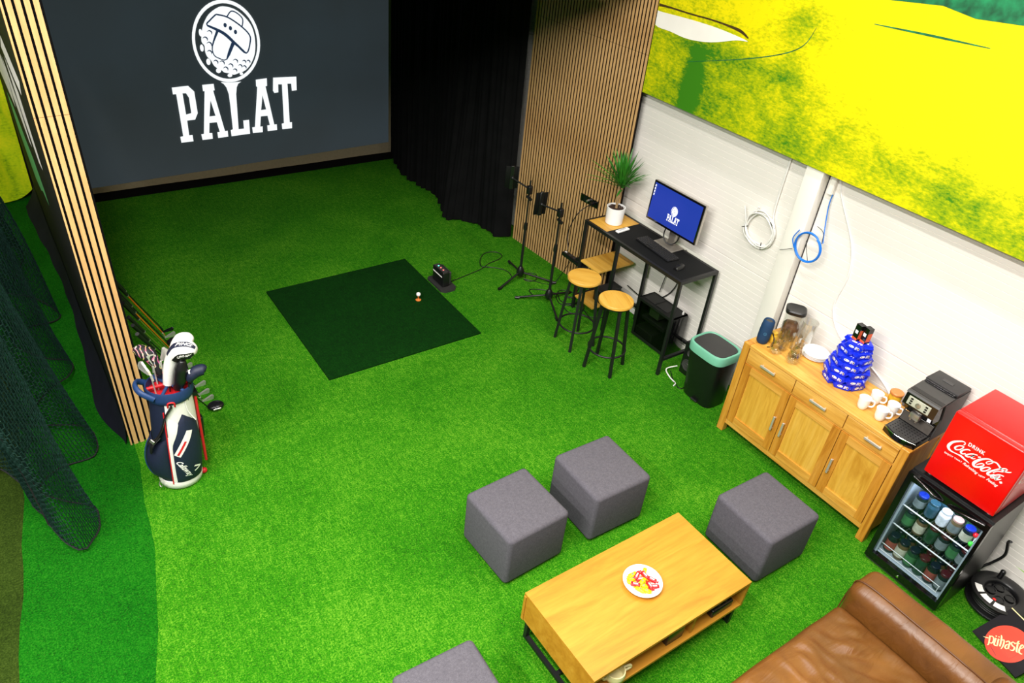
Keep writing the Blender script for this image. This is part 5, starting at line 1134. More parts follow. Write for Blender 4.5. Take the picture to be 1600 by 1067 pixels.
# bowl of sweets
bw = thing('sweet_bowl', 'shallow white bowl of wrapped sweets on the coffee table', 'bowl', (2.425, 1.648, TZ))
obj('dish', MB().lathe([(0, 0.0), (.05, 0), (.056, .004), (.085, .018), (.112, .034), (.115, .036), (.113, .0385), (.084, .022), (.055, .009), (0, .008)], 48), 'ceramic', bw, local=True, smooth=60)
M['sweet_red'] = plain('red_sweet_wrapper', rgb(216, 26, 34), 0.3, var=0.2, scale=120)
M['sweet_yellow'] = plain('yellow_sweet_wrapper', rgb(240, 206, 20), 0.3, var=0.15, scale=120)
M['sweet_blue'] = plain('blue_sweet_print', rgb(60, 80, 150), 0.4)
def make_sweet(col, label, grp):
    t = thing('wrapped_sweet', label, 'sweet', (0, 0, 0), (0, 0, 0), grp)
    b = MB(); hl_, hw, hh = .027, .0115, .009
    b.rbox(-hl_, hl_, -hw, hw, -hh, hh, .004, 2)
    obj('wrapper', b, col, t, local=True, smooth=50)
    for s_ in (-1, 1):
        e_ = MB(); n_ = 6; vs = [(s_ * hl_ * .95, 0, 0)]
        for i in range(n_ + 1): vs.append((s_ * (hl_ + .011), -.010 + .020 * i / n_, .0025 * (-1) ** i))
        vs += [(v_[0], v_[1], v_[2] - .001) for v_ in vs[:]]
        k_ = n_ + 2; fs = [(0, i, i + 1) for i in range(1, n_ + 1)] + [(k_, k_ + i + 1, k_ + i) for i in range(1, n_ + 1)] + [(i, i + k_, i + 1 + k_, i + 1) for i in range(1, n_ + 1)]
        obj('twist_end', e_.add(vs, fs), col, t, local=True)
    obj('print_band', MB().rbox(*((-.014, .014, -hw * .32, hw * .32) if col == 'sweet_red' else (-.006, .006, -hw * .25, hw * .25)), hh - .0012, hh + .0008, .0006, 1), 'packet_logo' if col == 'sweet_red' else 'sweet_blue', t, local=True)
    return t
sr = make_sweet('sweet_red', 'red wrapped sweet in the white bowl', 'red wrapped sweets'); sy = make_sweet('sweet_yellow', 'yellow wrapped sweet in the white bowl', 'yellow wrapped sweets')
spots = [('r', -.005, .045, 70, .034, 'upright at the top of the bowl'), ('r', .035, .022, -40, .038, 'slanting right of the bowl centre'), ('r', -.050, .005, -8, .030, 'at the left rim of the bowl'), ('r', .054, -.02, -22, .032, 'at the right rim of the bowl'),
         ('r', .012, -.045, -52, .036, 'slanting at the bottom of the bowl'), ('r', .036, -.062, 15, .028, 'lowest at the bottom right of the bowl'),
         ('y', -.035, .045, 25, .026, 'at the upper left of the bowl'), ('y', -.058, .030, 5, .024, 'at the far left of the bowl, above a red one'), ('y', -.020, .064, 40, .030, 'nearest the top rim of the bowl'), ('y', .0, .0, 60, .028, 'in the centre of the bowl'), ('y', -.048, -.033, -25, .026, 'at the lower left of the bowl'),
         ('y', -.020, -.057, -20, .026, 'at the lower rim of the bowl'), ('y', .055, .045, 80, .028, 'at the upper right rim of the bowl'), ('y', -.014, -.024, 10, .024, 'just below the centre of the bowl'), ('y', .022, -.012, -70, .022, 'between two red ones right of centre'), ('r', .005, .02, 20, .024, 'half hidden just above the bowl centre')]
fr1 = {'r': True, 'y': True}
for c, dx, dy, a, z, wh in spots:
    L_ = (2.425 + dx, 1.648 + dy, TZ + z); rt = (R((a * 7) % 16 - 8), R((a * 5) % 14 - 7), R(a - 45))
    src = sr if c == 'r' else sy; lab = ('red' if c == 'r' else 'yellow') + ' wrapped sweet ' + wh
    if fr1[c]: src.location = L_; src.rotation_euler = rt; src['label'] = lab; fr1[c] = False
    else: dup(src, L_, rt, lab)

# ------------------------------------------------------------------ grey cube ottomans
t = NT('grey_felt'); t.bsdf(rgb(112, 108, 116), 0.95, 0, 0.1)
n = t.noise(t.coord(), 260, 3, 0.7); n2 = t.noise(t.coord(), 60, 3, 0.6)
t.l(t.ramp(t.math('MULTIPLY_ADD', n, .7, t.math('MULTIPLY', n2, .3)), [(0.3, rgb(72, 70, 76)), (0.5, rgb(88, 85, 92)), (0.7, rgb(106, 103, 110))]), t.b.inputs['Base Color']); t.bump(n, .25, .002)
M['grey_felt'] = t.m
for (cx, cy, sx, sy, rz, lab) in ((2.150, 2.505, .475, .475, 2.5, 'grey fabric cube ottoman nearest the room centre, left of its neighbour'),
                                 (2.845, 2.498, .475, .475, -1.0, 'grey fabric cube ottoman behind the coffee table, between two others'),
                                 (3.585, 1.682, .49, .468, -1.2, 'grey fabric cube ottoman between coffee table and oak sideboard'),
                                 (1.17, 1.63, .46, .47, -2, 'grey fabric cube ottoman left of the coffee table, at the bottom')):
    o = thing('cube_ottoman', lab, 'ottoman', (cx, cy, 0), (0, 0, R(rz)), 'grey cube ottomans')
    obj('cushion', MB().rbox(-sx / 2, sx / 2, -sy / 2, sy / 2, 0.012, 0.413, 0.032, 5), 'grey_felt', o, local=True, smooth=60)
    for a in (-1, 1):
        for b in (-1, 1): obj('foot', MB().lathe([(0, 0), (.014, 0), (.016, .016), (0, .016)], 10, (a * (sx / 2 - .05), b * (sy / 2 - .05), -.002)), 'black_plastic', o, local=True)

# ------------------------------------------------------------------ brown leather sofa
t = NT('brown_leather'); t.bsdf(rgb(132, 76, 24), 0.42, 0, 0.5)
v = t.coord(); n = t.noise(v, 3, 3, .6, .4); n2 = t.noise(v, 220, 2, .5); cr = t.noise(t.coord((3.0, 16, 8), (0, 0, R(25))), 1.0, 3, .5, 1.2)
t.l(t.ramp(n, [(0.3, rgb(92, 55, 18)), (0.55, rgb(112, 69, 25)), (0.75, rgb(128, 81, 33))]), t.b.inputs['Base Color'])
b1 = t.n('ShaderNodeBump'); b1.inputs['Strength'].default_value = .22; b1.inputs['Distance'].default_value = .03; t.l(cr, b1.inputs['Height'])
b2 = t.n('ShaderNodeBump'); b2.inputs['Strength'].default_value = .10; b2.inputs['Distance'].default_value = .002; t.l(n2, b2.inputs['Height']); t.l(b1.outputs[0], b2.inputs['Normal']); t.l(b2.outputs[0], t.b.inputs['Normal'])
M['leather'] = t.m
M['leather_seam'] = plain('leather_seam', rgb(86, 48, 16), 0.5, var=0.1)
sf = thing('leather_sofa', 'brown leather sofa with thick rounded arm at bottom right', 'sofa', (2.5, 0.45, 0))
def cushion(x0, x1, y0, y1, z0, z1, bulge, bev, seed, cuts=56, wr=0.0):
    bm = bmesh.new(); bmesh.ops.create_cube(bm, size=1)
    bmesh.ops.scale(bm, vec=(x1 - x0, y1 - y0, z1 - z0), verts=bm.verts)
    bmesh.ops.bevel(bm, geom=bm.edges[:], offset=bev, segments=4, profile=.5, affect='EDGES')
    bmesh.ops.subdivide_edges(bm, edges=[e for e in bm.edges if e.calc_length() > bev * 1.5], cuts=cuts, use_grid_fill=True)
    hx, hy, hz = (x1 - x0) / 2, (y1 - y0) / 2, (z1 - z0) / 2
    from mathutils import noise as mn
    for q in bm.verts:
        a, b, c = q.co.x / hx, q.co.y / hy, q.co.z / hz
        k = bulge * max(0, 1 - a * a) ** .5 * max(0, 1 - b * b) ** .5
        if q.co.z > 0: q.co.z += k * c
        if wr: q.co.z += wr * (mn.noise(Vector((q.co.x * 4 + seed, q.co.y * 9, 0.3))) * .6 + (abs(mn.noise(Vector((q.co.x * 5 + q.co.y * 6 + seed, q.co.y * 3 - q.co.x * 2, 1.3)))) - .2)) * (1 if q.co.z > 0 else 0) * max(0, 1 - a ** 8) * max(0, 1 - b ** 8)
        if wr > .01 and q.co.z > 0:
            fade = max(0, 1 - a ** 6) * max(0, 1 - b ** 6) * (0.35 + 0.65 * max(0, -a * .6 + .5))
            nn = mn.noise(Vector((q.co.x * 9 + q.co.y * 3.5 + seed + .5 * mn.noise(Vector((q.co.x * 3, q.co.y * 3, seed))), q.co.y * 2.2 - q.co.x, seed)))
            q.co.z += (max(0, 1 - abs(nn) * 3.2) ** 2 * .016 - .004) * fade
        q.co += mn.noise_vector(q.co * 5 + Vector((seed, 0, 0))) * .004
    bmesh.ops.translate(bm, vec=((x0 + x1) / 2, (y0 + y1) / 2, (z0 + z1) / 2), verts=bm.verts)
    return MB().bm(bm)
obj('base', MB().rbox(1.3, 3.33, -.05, .93, .09, .27, .03, 3), 'leather', sf, smooth=60)
obj('seat_cushion', cushion(2.34, 3.335, .12, .962, .26, .425, .035, .045, 3, wr=.034), 'leather', sf, smooth=80)
obj('seat_cushion', cushion(1.33, 2.335, .12, .958, .26, .425, .035, .045, 9, wr=.034), 'leather', sf, smooth=80)
obj('arm', cushion(3.335, 3.595, -.05, .965, .08, .585, .028, .06, 5, wr=.006), 'leather', sf, smooth=80)
obj('arm', cushion(1.06, 1.325, -.05, .965, .08, .585, .028, .06, 6, wr=.006), 'leather', sf, smooth=80)
for x_ in (3.40,):
    obj('arm_seam', MB().tube(curve_pts([(x_ - .005, .975, .30), (x_ - .002, .965, .50), (x_, .92, .600), (x_, .6, .612), (x_, .3, .612), (x_, .0, .602)], 6), .0045, 6), 'leather_seam', sf, smooth=60)
obj('back_cushion', cushion(2.34, 3.335, -.02, .20, .42, .82, .05, .06, 12, wr=.01), 'leather', sf, smooth=80)
obj('back_cushion', cushion(1.33, 2.335, -.02, .20, .42, .82, .05, .06, 14, wr=.01), 'leather', sf, smooth=80)
obj('back_frame', MB().rbox(1.1, 3.58, -.16, -.02, .1, .78, .05, 3), 'leather', sf, smooth=60)
for x in (1.15, 3.47):
    for y in (-.1, .84): obj('foot', MB().box(x, x + .05, y, y + .05, 0, .09), 'black_metal', sf)

# ------------------------------------------------------------------ bottom right corner: cable reel, sign, plant
rl = thing('cable_reel', 'black cable reel lying flat on turf by the wall beside the fridge', 'reel', (4.63, 0.53, 0))
obj('lower_flange', MB().lathe([(0, .012), (.165, .012), (.178, .02), (.178, .032), (.165, .038), (0, .038)], 40), 'black_plastic', rl, local=True, smooth=50)
for k in range(4): obj('cable_turn', MB().tube([(.142 * math.cos(a), .142 * math.sin(a), .047 + .0145 * k) for a in [2 * PI * i / 36 for i in range(36)]], .0085, 7, True), 'black_cable', rl, local=True, smooth=60)
obj('drum', MB().lathe([(.125, .036), (.125, .105)], 32), 'black_plastic', rl, local=True, smooth=50)
up_ = MB().lathe([(.098, .104), (.165, .104), (.178, .112), (.178, .124), (.165, .130), (.105, .130), (.098, .122), (.098, .104)], 40)
obj('upper_flange', up_, 'black_plastic', rl, local=True, smooth=50)
obj('hub_plate', MB().lathe([(0, .112), (.098, .108)], 32), 'gloss_black', rl, local=True, smooth=50)
lb = MB()
n_ = 14; a0, a1 = R(120), R(215)
for i in range(n_):
    if i in (4, 9): continue
    p, q = a0 + (a1 - a0) * i / n_, a0 + (a1 - a0) * (i + 1) / n_
    lb.add([(r_ * math.cos(z_), r_ * math.sin(z_), .1312) for z_ in (p, q) for r_ in (.115, .158)], [(0, 1, 3, 2)])
obj('paper_label', lb, 'white_plastic', rl, local=True, recalc=False)
for a in (30, 110, 200, 290):
    obj('socket', MB().lathe([(0, .112), (.03, .112), (.032, .118), (.026, .119), (.024, .114), (0, .114)], 20, (.055 * math.cos(R(a)), .055 * math.sin(R(a)), 0)), 'black_plastic', rl, local=True, smooth=40)
M['red_led'] = plain('red_button', rgb(220, 30, 24), 0.3)
obj('reset_button', MB().lathe([(0, .112), (.012, .112), (.011, .120), (0, .121)], 14, (-.085, .0, 0)), 'red_led', rl, local=True)
obj('crank_handle', MB().tube([(.11, .07, .128), (.11, .07, .185)], .016, 12).ball((.11, .07, .185), .018, 12), 'black_plastic', rl, local=True, smooth=50)
solo('power_cable', MB().tube(curve_pts([(4.74, .66, .42), (4.80, .68, .36), (4.83, .66, .24), (4.82, .69, .14), (4.79, .72, .08), (4.74, .74, .02)], 8), .009, 8), 'black_cable', 'thick black cable hanging between fridge back and cable reel', 'cable', smooth=60)

SL, SU, SVv, SN = Vector((4.304, .497, .004)), Vector((.828, -.231, .511)).normalized(), Vector((-.293, -.955, .043)).normalized(), Vector((-.478, .185, .859)).normalized()
sg_ = thing('sign_board', 'square black board with orange disc and pale gothic lettering beside sofa', 'sign', (4.38, .34, 0))
fb = lambda d: (lambda a, b: tuple(SL + SU * a + SVv * b + SN * d))
M['board_black'] = plain('board_black', rgb(15, 12, 17), 0.6, spec=0.2, var=0.12, scale=12)
M['disc_orange'] = plain('disc_orange', rgb(222, 52, 16), 0.55, var=0.05, scale=8)
M['gothic_cream'] = plain('gothic_cream', rgb(250, 226, 160), 0.5, var=0.03)
M['disc_line'] = plain('disc_line', rgb(150, 24, 14), 0.5)
obj('board', MB().prism([(0, 0), (.285, 0), (.285, .33), (0, .33)], fb(-.016), fb(0)), 'board_black', sg_)
obj('board_edge', MB().prism([(.2852, 0), (.291, 0), (.291, .33), (.2852, .33)], fb(-.016), fb(.001)), 'gothic_cream', sg_)
obj('orange_disc', MB().poly([[(.107 + .112 * math.cos(a) + .012 * math.cos(a) , .158 + .112 * math.sin(a)) for a in [2 * PI * i / 48 for i in range(48)]]], fb(.0008)), 'disc_orange', sg_, recalc=False)
SGN = {"dash":[[0.0284,0.0576,6],[0.0354,0.068,20],[0.0463,0.0806,24]],"p1":[[0.0631, 0.0727, 34], [0.036, 0.0964, 34], [0.0182, 0.1092, 32], [0.0082, 0.1087, 10]],"p2":[[0.0601, 0.0754, 24], [0.0706, 0.0834, 26], [0.0676, 0.0965, 32], [0.0489, 0.1115, 32], [0.0355, 0.1113, 26], [0.0313, 0.1018, 16]],"u1":[[0.08,0.1006,36],[0.0624,0.1116,38],[0.0439,0.1251,38],[0.0462,0.1354,24],[0.0544,0.1409,24]],"u2":[[0.0888,0.112,38],[0.0675,0.1268,38],[0.0547,0.1374,36]],"d1":[[0.0875, 0.0896, 26], [0.0915, 0.0954, 26]],"d2":[[0.0965, 0.1009, 26], [0.1005, 0.1067, 26]],"h1":[[0.1168,0.1011,14],[0.1095,0.1121,36],[0.0837,0.1333,38],[0.0607,0.15,34]],"h2":[[0.0985,0.1269,20],[0.1071,0.132,32],[0.0961,0.1437,34],[0.074,0.1579,32],[0.0542,0.1649,10]],"a1":[[0.1074,0.1474,30],[0.1221,0.1476,26],[0.1217,0.1589,36],[0.1033,0.1721,40],[0.0878,0.1839,36]],"a2":[[0.1106,0.1644,20],[0.0984,0.1602,30],[0.0817,0.1669,34],[0.0792,0.1774,28],[0.0905,0.181,22]],"s":[[0.1417,0.1812,28],[0.1396,0.1664,28],[0.1265,0.1662,32],[0.1212,0.1796,36],[0.1215,0.1948,36],[0.1031,0.2033,32],[0.0917,0.1922,14]],"t1":[[0.1733,0.1788,8],[0.1621,0.1783,34],[0.1419,0.1948,40],[0.1163,0.2155,40],[0.1147,0.2249,16]],"t2":[[0.1463,0.1764,20],[0.1632,0.1909,20]],"e":[[0.1441,0.2155,20],[0.1617,0.2169,24],[0.1699,0.2038,26],[0.1578,0.2042,34],[0.1339,0.2169,40],[0.1221,0.2278,36],[0.1242,0.2408,30],[0.1298,0.2425,12]],"r1":[[0.0936,0.0763,5],[0.1438,0.0785,5],[0.1332,0.12,5]],"r2":[[0.0617,0.1836,5],[0.0548,0.2297,5],[0.1102,0.2326,5]],"r3":[[0.0194,0.1227,14],[0.012,0.1515,18],[0.0039,0.1825,14]]}
lt, ln = MB(), MB()
for k, v_ in SGN.items():
    (ln if k in ('r1', 'r2', 'r3') else lt).stroke(v_, fb(.0022 if k not in ('r1', 'r2', 'r3') else .0014), wscale=.00023, sub=4)
obj('lettering', lt, 'gothic_cream', sg_, recalc=False); obj('line_print', ln, 'disc_line', sg_, recalc=False)

p2 = thing('floor_plant', 'pot plant at right edge whose long pale leaf reaches over reel', 'plant', (4.62, .12, 0))
obj('pot', MB().lathe([(0, 0), (.08, 0), (.10, .16), (.092, .16), (.088, .145), (0, .14)], 28), 'ceramic', p2, local=True, smooth=50)
obj('stem', MB().tube([(0, 0, .14), (0, .01, .34)], .012, 8), 'bark', p2, local=True, smooth=60)
M['leaf_pale'] = plain('pale_leaf', rgb(112, 150, 70), 0.45, var=0.2, scale=12)
for az, el, L in ((90, 14, .44), (70, 40, .40), (130, 50, .40), (20, 45, .38), (200, 40, .4), (280, 45, .4), (320, 60, .36), (240, 65, .36), (160, 70, .34), (45, 72, .34), (108, 28, .30)):
    obj('leaf', leaf_mb((0, .01, .33), R(az), R(el), L, .013, .14), 'leaf_pale', p2, local=True, smooth=80, recalc=False)

# ------------------------------------------------------------------ cable coils on the white wall
wc = thing('cable_coil', 'coil of white cable hanging on the wall left of the white post', 'cable', (4.84, 3.19, 1.45))
rnd = random.Random(3)
cpts = []
for i in range(6 * 30 + 1):
    a = 2 * PI * i / 30 + 1.1; r_ = .135 + .012 * math.sin(i * .37) + .008 * math.sin(i * .11)
    cpts.append((4.828 - .003 * (i // 30) - .004 * math.sin(i * .9), 3.19 - r_ * math.cos(a) * 1.0, 1.45 + r_ * math.sin(a)))
obj('coil', MB().tube(cpts, .0058, 7), 'white_cable', wc, smooth=60)
obj('drop_cable', MB().tube(curve_pts([(4.835, 3.117, 2.13), (4.832, 3.12, 1.9), (4.83, 3.118, 1.64), (4.826, 3.08, 1.53)], 6), .0058, 7).tube(curve_pts([(4.84, 3.128, 2.13), (4.838, 3.13, 1.9), (4.836, 3.128, 1.66), (4.83, 3.10, 1.56)], 6), .0058, 7), 'white_cable', wc, smooth=60)
obj('cable_end', MB().tube(curve_pts([(4.822, 3.325, 1.42), (4.815, 3.345, 1.50), (4.80, 3.37, 1.58)], 5), .0055, 7).tube(curve_pts([(4.822, 3.27, 1.56), (4.815, 3.25, 1.62)], 4), .0055, 7), 'white_cable', wc, smooth=60)
for y, z, a in ((3.085, 1.535, 30), (3.325, 1.42, -30), (3.13, 1.335, 80)):
    d = Vector((0, math.cos(R(a)), math.sin(R(a)))) * .03
    obj('cable_tie', MB().tube([Vector((4.815, y, z)) - d, Vector((4.812, y, z)), Vector((4.815, y, z)) + d], .0035, 6), 'black_cable', wc)
bc = thing('cable_coil', 'coil of blue cable hanging in front of the white post', 'cable', (4.755, 2.70, 1.55))
cpts = []
for i in range(5 * 30 + 1):
    a = 2 * PI * i / 30 + 1.0; r_ = .108 + .004 * math.sin(i * .37)
    cpts.append((4.742 - .0035 * (i // 30), 2.70 - r_ * math.cos(a), 1.552 + r_ * math.sin(a)))
obj('coil', MB().tube(cpts, .0042, 7), 'blue_cable', bc, smooth=60)
obj('drop_cable', MB().tube(curve_pts([(4.825, 2.705, 1.95), (4.82, 2.70, 1.86), (4.80, 2.66, 1.72), (4.76, 2.61, 1.62)], 6), .0042, 7), 'blue_cable', bc, smooth=60)
obj('cable_end', MB().tube(curve_pts([(4.732, 2.80, 1.50), (4.725, 2.83, 1.57), (4.725, 2.80, 1.65)], 6), .0042, 7), 'blue_cable', bc, smooth=60)
for pts in (((4.73, 2.81, 1.49), (4.725, 2.86, 1.46), (4.735, 2.91, 1.43)), ((4.735, 2.66, 1.45), (4.73, 2.69, 1.52), (4.725, 2.72, 1.6)), ((4.745, 2.61, 1.62), (4.77, 2.64, 1.69), (4.80, 2.72, 1.70))):
    obj('cable_tie', MB().tube(curve_pts(pts, 5), .0022, 5), 'black_cable', bc)
cd_ = thing('cable_conduit', 'short white conduit box on the wall right of the post', 'conduit', (4.84, 2.725, 2.0))
obj('channel', MB().rbox(4.812, 4.8495, 2.705, 2.745, 1.945, 2.3, .004, 1), 'white_paint', cd_)
obj('cover', MB().rbox(4.806, 4.8115, 2.708, 2.742, 1.947, 2.3, .002, 1), 'white_paint', cd_)

# ------------------------------------------------------------------ golf bag
gb = thing('golf_bag', 'navy, white and red golf stand bag on turf at slatted post', 'golf bag', (0.50, 4.13, 0), (R(-1.5), R(3.2), 0))
def gp(phi, z, off=0.0):
    """point on the bag's skin: azimuth in degrees (0 = +x, -90 towards the viewer), height, outward offset"""
    rr = 0.128 + 0.012 * math.sin(PI * min(1, z / 0.7)) - 0.006 * z
    a = R(phi); return ((rr + off) * math.cos(a) * 1.02, (rr + off) * math.sin(a) * 0.94, z)
def skin(ph0, ph1, zlo, zhi, bulge, nu=18, nv=18, edge=0.004):
    def f(u, v):
        ph = ph0 + (ph1 - ph0) * u; a, b = zlo(u), zhi(u); z = a + (b - a) * v
        e = (math.sin(PI * u) ** .6) * (math.sin(PI * v) ** .6)
        return gp(ph, z, edge + bulge * e)
    return MB().grid(f, nu, nv)
K = lambda c: (lambda u: c)
M['navy_blue'] = plain('collar_navy', rgb(24, 48, 92), 0.55, var=0.12, scale=90)
obj('body', skin(-360, 0, K(.05), K(.72), 0, 64, 16, 0.0), 'navy', gb, local=True, smooth=70)
obj('white_panel', skin(-118, -4, K(.05), K(.725), 0.0, 30, 14, .003), 'bag_white', gb, local=True, smooth=70)
obj('base', MB().lathe([(0, 0.002), (.118, .002), (.134, .012), (.139, .045), (.136, .07), (.128, .075), (0, .07)], 40, sy=.95), 'bag_white', gb, local=True, smooth=50)
obj('front_pocket', skin(-112, -28, K(.060), lambda u: .46 + .38 * u if u < .42 else .62 - .20 * (u - .42), .040, 24, 24), 'navy', gb, local=True, smooth=70)
obj('white_flash', skin(-116, -88, lambda u: .33 + .12 * u, lambda u: .62 - .07 * u, .012, 10, 10, .006), 'bag_white', gb, local=True, smooth=70)
obj('white_stripe', skin(-121, -110, K(.075), K(.46), .004, 6, 14, .007), 'bag_white', gb, local=True, smooth=70)
obj('red_piping', MB().tube([gp(-121.5 + 2 * math.sin(z * 5), z, .009) for z in [.06 + .033 * i for i in range(19)]], .004, 6), 'bag_red', gb, local=True, smooth=60)
obj('side_pocket', skin(-212, -123, K(.09), lambda u: .44 - .05 * math.sin(PI * u), .055, 20, 20), 'navy', gb, local=True, smooth=70)
obj('pocket_zip', MB().tube([gp(-172, z, .058 * (math.sin(PI * (z - .09) / .35) ** .6 if .09 < z < .44 else 0) + .007) for z in [.10 + .016 * i for i in range(21)]], .004, 6), 'blue_nylon', gb, local=True, smooth=60)
def pk_pt(ph, z):
    u = (ph + 112) / 84; zh = .46 + .38 * u if u < .42 else .62 - .20 * (u - .42); v_ = (z - .060) / (zh - .060)
    e = (max(0, math.sin(PI * min(1, max(0, u)))) ** .6) * (max(0, math.sin(PI * min(1, max(0, v_)))) ** .6)
    return gp(ph, z, .004 + .040 * e + .0022)
def strip_on(p0, p1, w_, n_=12, off=0.0):
    mb = MB(); L = []
    d = (p1[0] - p0[0], (p1[1] - p0[1]) * 400); l_ = math.hypot(*d); nx, ny = -d[1] / l_, d[0] / l_
    for i in range(n_ + 1):
        ph, z = p0[0] + (p1[0] - p0[0]) * i / n_, p0[1] + (p1[1] - p0[1]) * i / n_
        for s_ in (-1, 0, 1):
            p = Vector(pk_pt(ph + s_ * nx * w_ * 400 / 2, z + s_ * ny * w_ / 2)); o_ = Vector((p.x, p.y, 0)).normalized() * off; L.append(tuple(p + o_))
    fs = []
    for i in range(n_):
        for j in range(2): a = i * 3 + j; fs.append((a, a + 1, a + 4, a + 3))
    return mb.add(L, fs)
obj('zip_panel', strip_on((-102, .315), (-70, .50), .036), 'bag_white', gb, local=True, recalc=False, smooth=70)
obj('red_zip', strip_on((-100, .325), (-82, .43), .011, off=.0015), 'bag_red', gb, local=True, recalc=False)
tv, tf, tw = text_mb('Callaway', bold=0.02, shear=0.25)
def bagtxt(a, b):
    s_ = a / tw * .165; h_ = b * .05
    d, u_ = (.42, -.91), (.91, .42)
    ph = -107 + (s_ * d[0] + h_ * u_[0]) / .16 * 57.3; z = .262 + s_ * d[1] + h_ * u_[1] + .012 * math.sin(PI * a / tw)
    p = Vector(pk_pt(ph, z)); return tuple(p + Vector((p.x, p.y, 0)).normalized() * .002)
obj('brand_print', MB().add([bagtxt(*q) for q in tv], tf), 'white_print', gb, local=True, recalc=False)
cv = MB()
cv.join(strip_on((-70, .205), (-54, .180), .012, off=.002)).join(strip_on((-54, .180), (-69, .155), .012, off=.002))
obj('chevron_print', cv, 'white_print', gb, local=True, recalc=False)
# collar, handle, red lining
obj('collar', MB().lathe([(.128, .705), (.138, .715), (.143, .74), (.143, .79), (.139, .80), (.132, .795), (.131, .74)], 44, sy=.96), 'navy_blue', gb, local=True, smooth=50)
obj('collar_lining', MB().lathe([(0, .735), (.132, .745), (.1335, .79)], 36, sy=.96), 'bag_red', gb, local=True, smooth=50)
obj('carry_handle', MB().tube(curve_pts([(-.11, -.09, .755), (-.175, -.05, .80), (-.19, .02, .815), (-.165, .08, .80), (-.11, .10, .76)], 6), .013, 10, flat=1.6), 'blue_nylon', gb, local=True, smooth=60)
for a in (0, 60, 120):
    c_, s_ = math.cos(R(a)) * .13, math.sin(R(a)) * .125
    obj('divider', MB().tube([(-c_, -s_, .785), (0, 0, .79), (c_, s_, .785)], .011, 8), 'blue_nylon' if a else 'bag_red', gb, local=True, smooth=60)
obj('red_loop', MB().tube(curve_pts([gp(-108, .70, .02), gp(-106, .735, .028), gp(-94, .735, .028), gp(-92, .70, .02)], 5), .006, 7), 'bag_red', gb, local=True, smooth=60)
obj('shoulder_strap', MB().tube(curve_pts([gp(-100, .70, .014), gp(-118, .62, .012), gp(-130, .52, .016), gp(-142, .45, .04), gp(-160, .42, .05)], 6), .018, 8, flat=.35).tube(curve_pts([gp(-136, .47, .02), gp(-146, .42, .055), gp(-150, .36, .06)], 5), .02, 8, flat=.4), 'black_cable', gb, local=True, smooth=60)
obj('buckle', MB().rbox(-.016, .016, -.004, .004, -.014, .014, .002, 1).xf(Matrix.Translation(gp(-143, .455, .062)) @ Euler((0, R(30), R(-52))).to_matrix().to_4x4()), 'silver', gb, local=True)
obj('stand_leg', MB().tube([gp(-14, .70, .018), gp(-16, .13, .032)], .009, 8), 'bag_red', gb, local=True, smooth=60)
obj('stand_leg', MB().tube([gp(4, .70, .018), gp(2, .13, .032)], .009, 8), 'bag_red', gb, local=True, smooth=60)
obj('leg_tip', MB().ball((.142, -.03, .03), .022, 12), 'bag_red', gb, local=True, smooth=60)
obj('leg_hinge', MB().rbox(.125, .155, -.05, .03, .68, .715, .005, 2), 'black_plastic', gb, local=True, smooth=40)
obj('side_pouch', MB().rbox(.125, .185, .0, .07, .28, .46, .02, 3), 'black_plastic', gb, local=True, smooth=60)
obj('key_clip', MB().tube(curve_pts([gp(-150, .09, .03), gp(-152, .06, .04), gp(-146, .045, .04), gp(-142, .07, .035)], 5), .004, 6), 'silver', gb, local=True, smooth=60)
obj('pull_cord', MB().tube(curve_pts([gp(-62, .70, .008), gp(-58, .62, .01), gp(-50, .55, .035)], 5), .004, 6), 'bag_white', gb, local=True, smooth=60)

def club(name, label, foot, top, shaft='steel', group='clubs standing in the golf bag'):
    t = thing(name, label, 'golf club', foot, (0, 0, 0), group)
    obj('shaft', MB().tube([foot, top], .0048, 7), shaft, t, smooth=60)
    return t
def iron_head(t, hosel, toe, up=(0, 0, 1), mat='steel', h=.055):
    h0, t0 = Vector(hosel), Vector(toe); d = (t0 - h0); u_ = Vector(up).normalized(); n_ = d.cross(u_).normalized() * .007
    pl_ = [(0, -.006), (0.12, .010), (.45, .026), (.85, h * .98), (1.02, h * .8), (1.05, h * .2), (.9, -.012), (.5, -.016), (.1, -.014)]
    obj('head', MB().prism(pl_, lambda a, b: h0 + d * a + u_ * b - n_, lambda a, b: h0 + d * a + u_ * b + n_).tube([h0 - d.normalized() * .004 + u_ * -.004, h0 - d.normalized() * .012 - Vector((0, 0, .045))], .0075, 8), mat, t, smooth=35)
    g_ = MB()
    for k in range(5): g_.poly([[(.35 + .02 * k, .004 + .007 * k), (.92, .004 + .007 * k), (.92, .0055 + .007 * k), (.35 + .02 * k, .0055 + .007 * k)]], lambda a, b: h0 + d * a + u_ * b - n_ * 1.05)
    obj('face_groove', g_, 'dark_grey', t, recalc=False)
bz = .55
t = club('golf_iron', 'silver iron pointing left out of the golf bag beside oak slats', (.47, 4.15, bz), (.448, 4.10, .925)); iron_head(t, (.448, 4.10, .93), (.405, 4.19, .945), (.2, -.3, .9))
t = club('golf_iron', 'silver iron standing upright beside the patterned club cover', (.49, 4.17, bz), (.482, 4.19, .93)); iron_head(t, (.482, 4.19, .93), (.502, 4.20, 1.0), (-.9, -.2, .2), h=.045)
t = club('golf_iron', 'silver iron directly left of the large white club cover', (.52, 4.17, bz), (.533, 4.195, .94)); iron_head(t, (.533, 4.195, .945), (.59, 4.20, 1.0), (-.5, -.3, .8))
t = club('golf_iron', 'silver iron tucked behind the neck of the white club cover', (.54, 4.16, bz), (.552, 4.18, .92)); iron_head(t, (.552, 4.18, .92), (.60, 4.17, .965), (-.4, -.3, .8), h=.045)
M['pattern'] = None
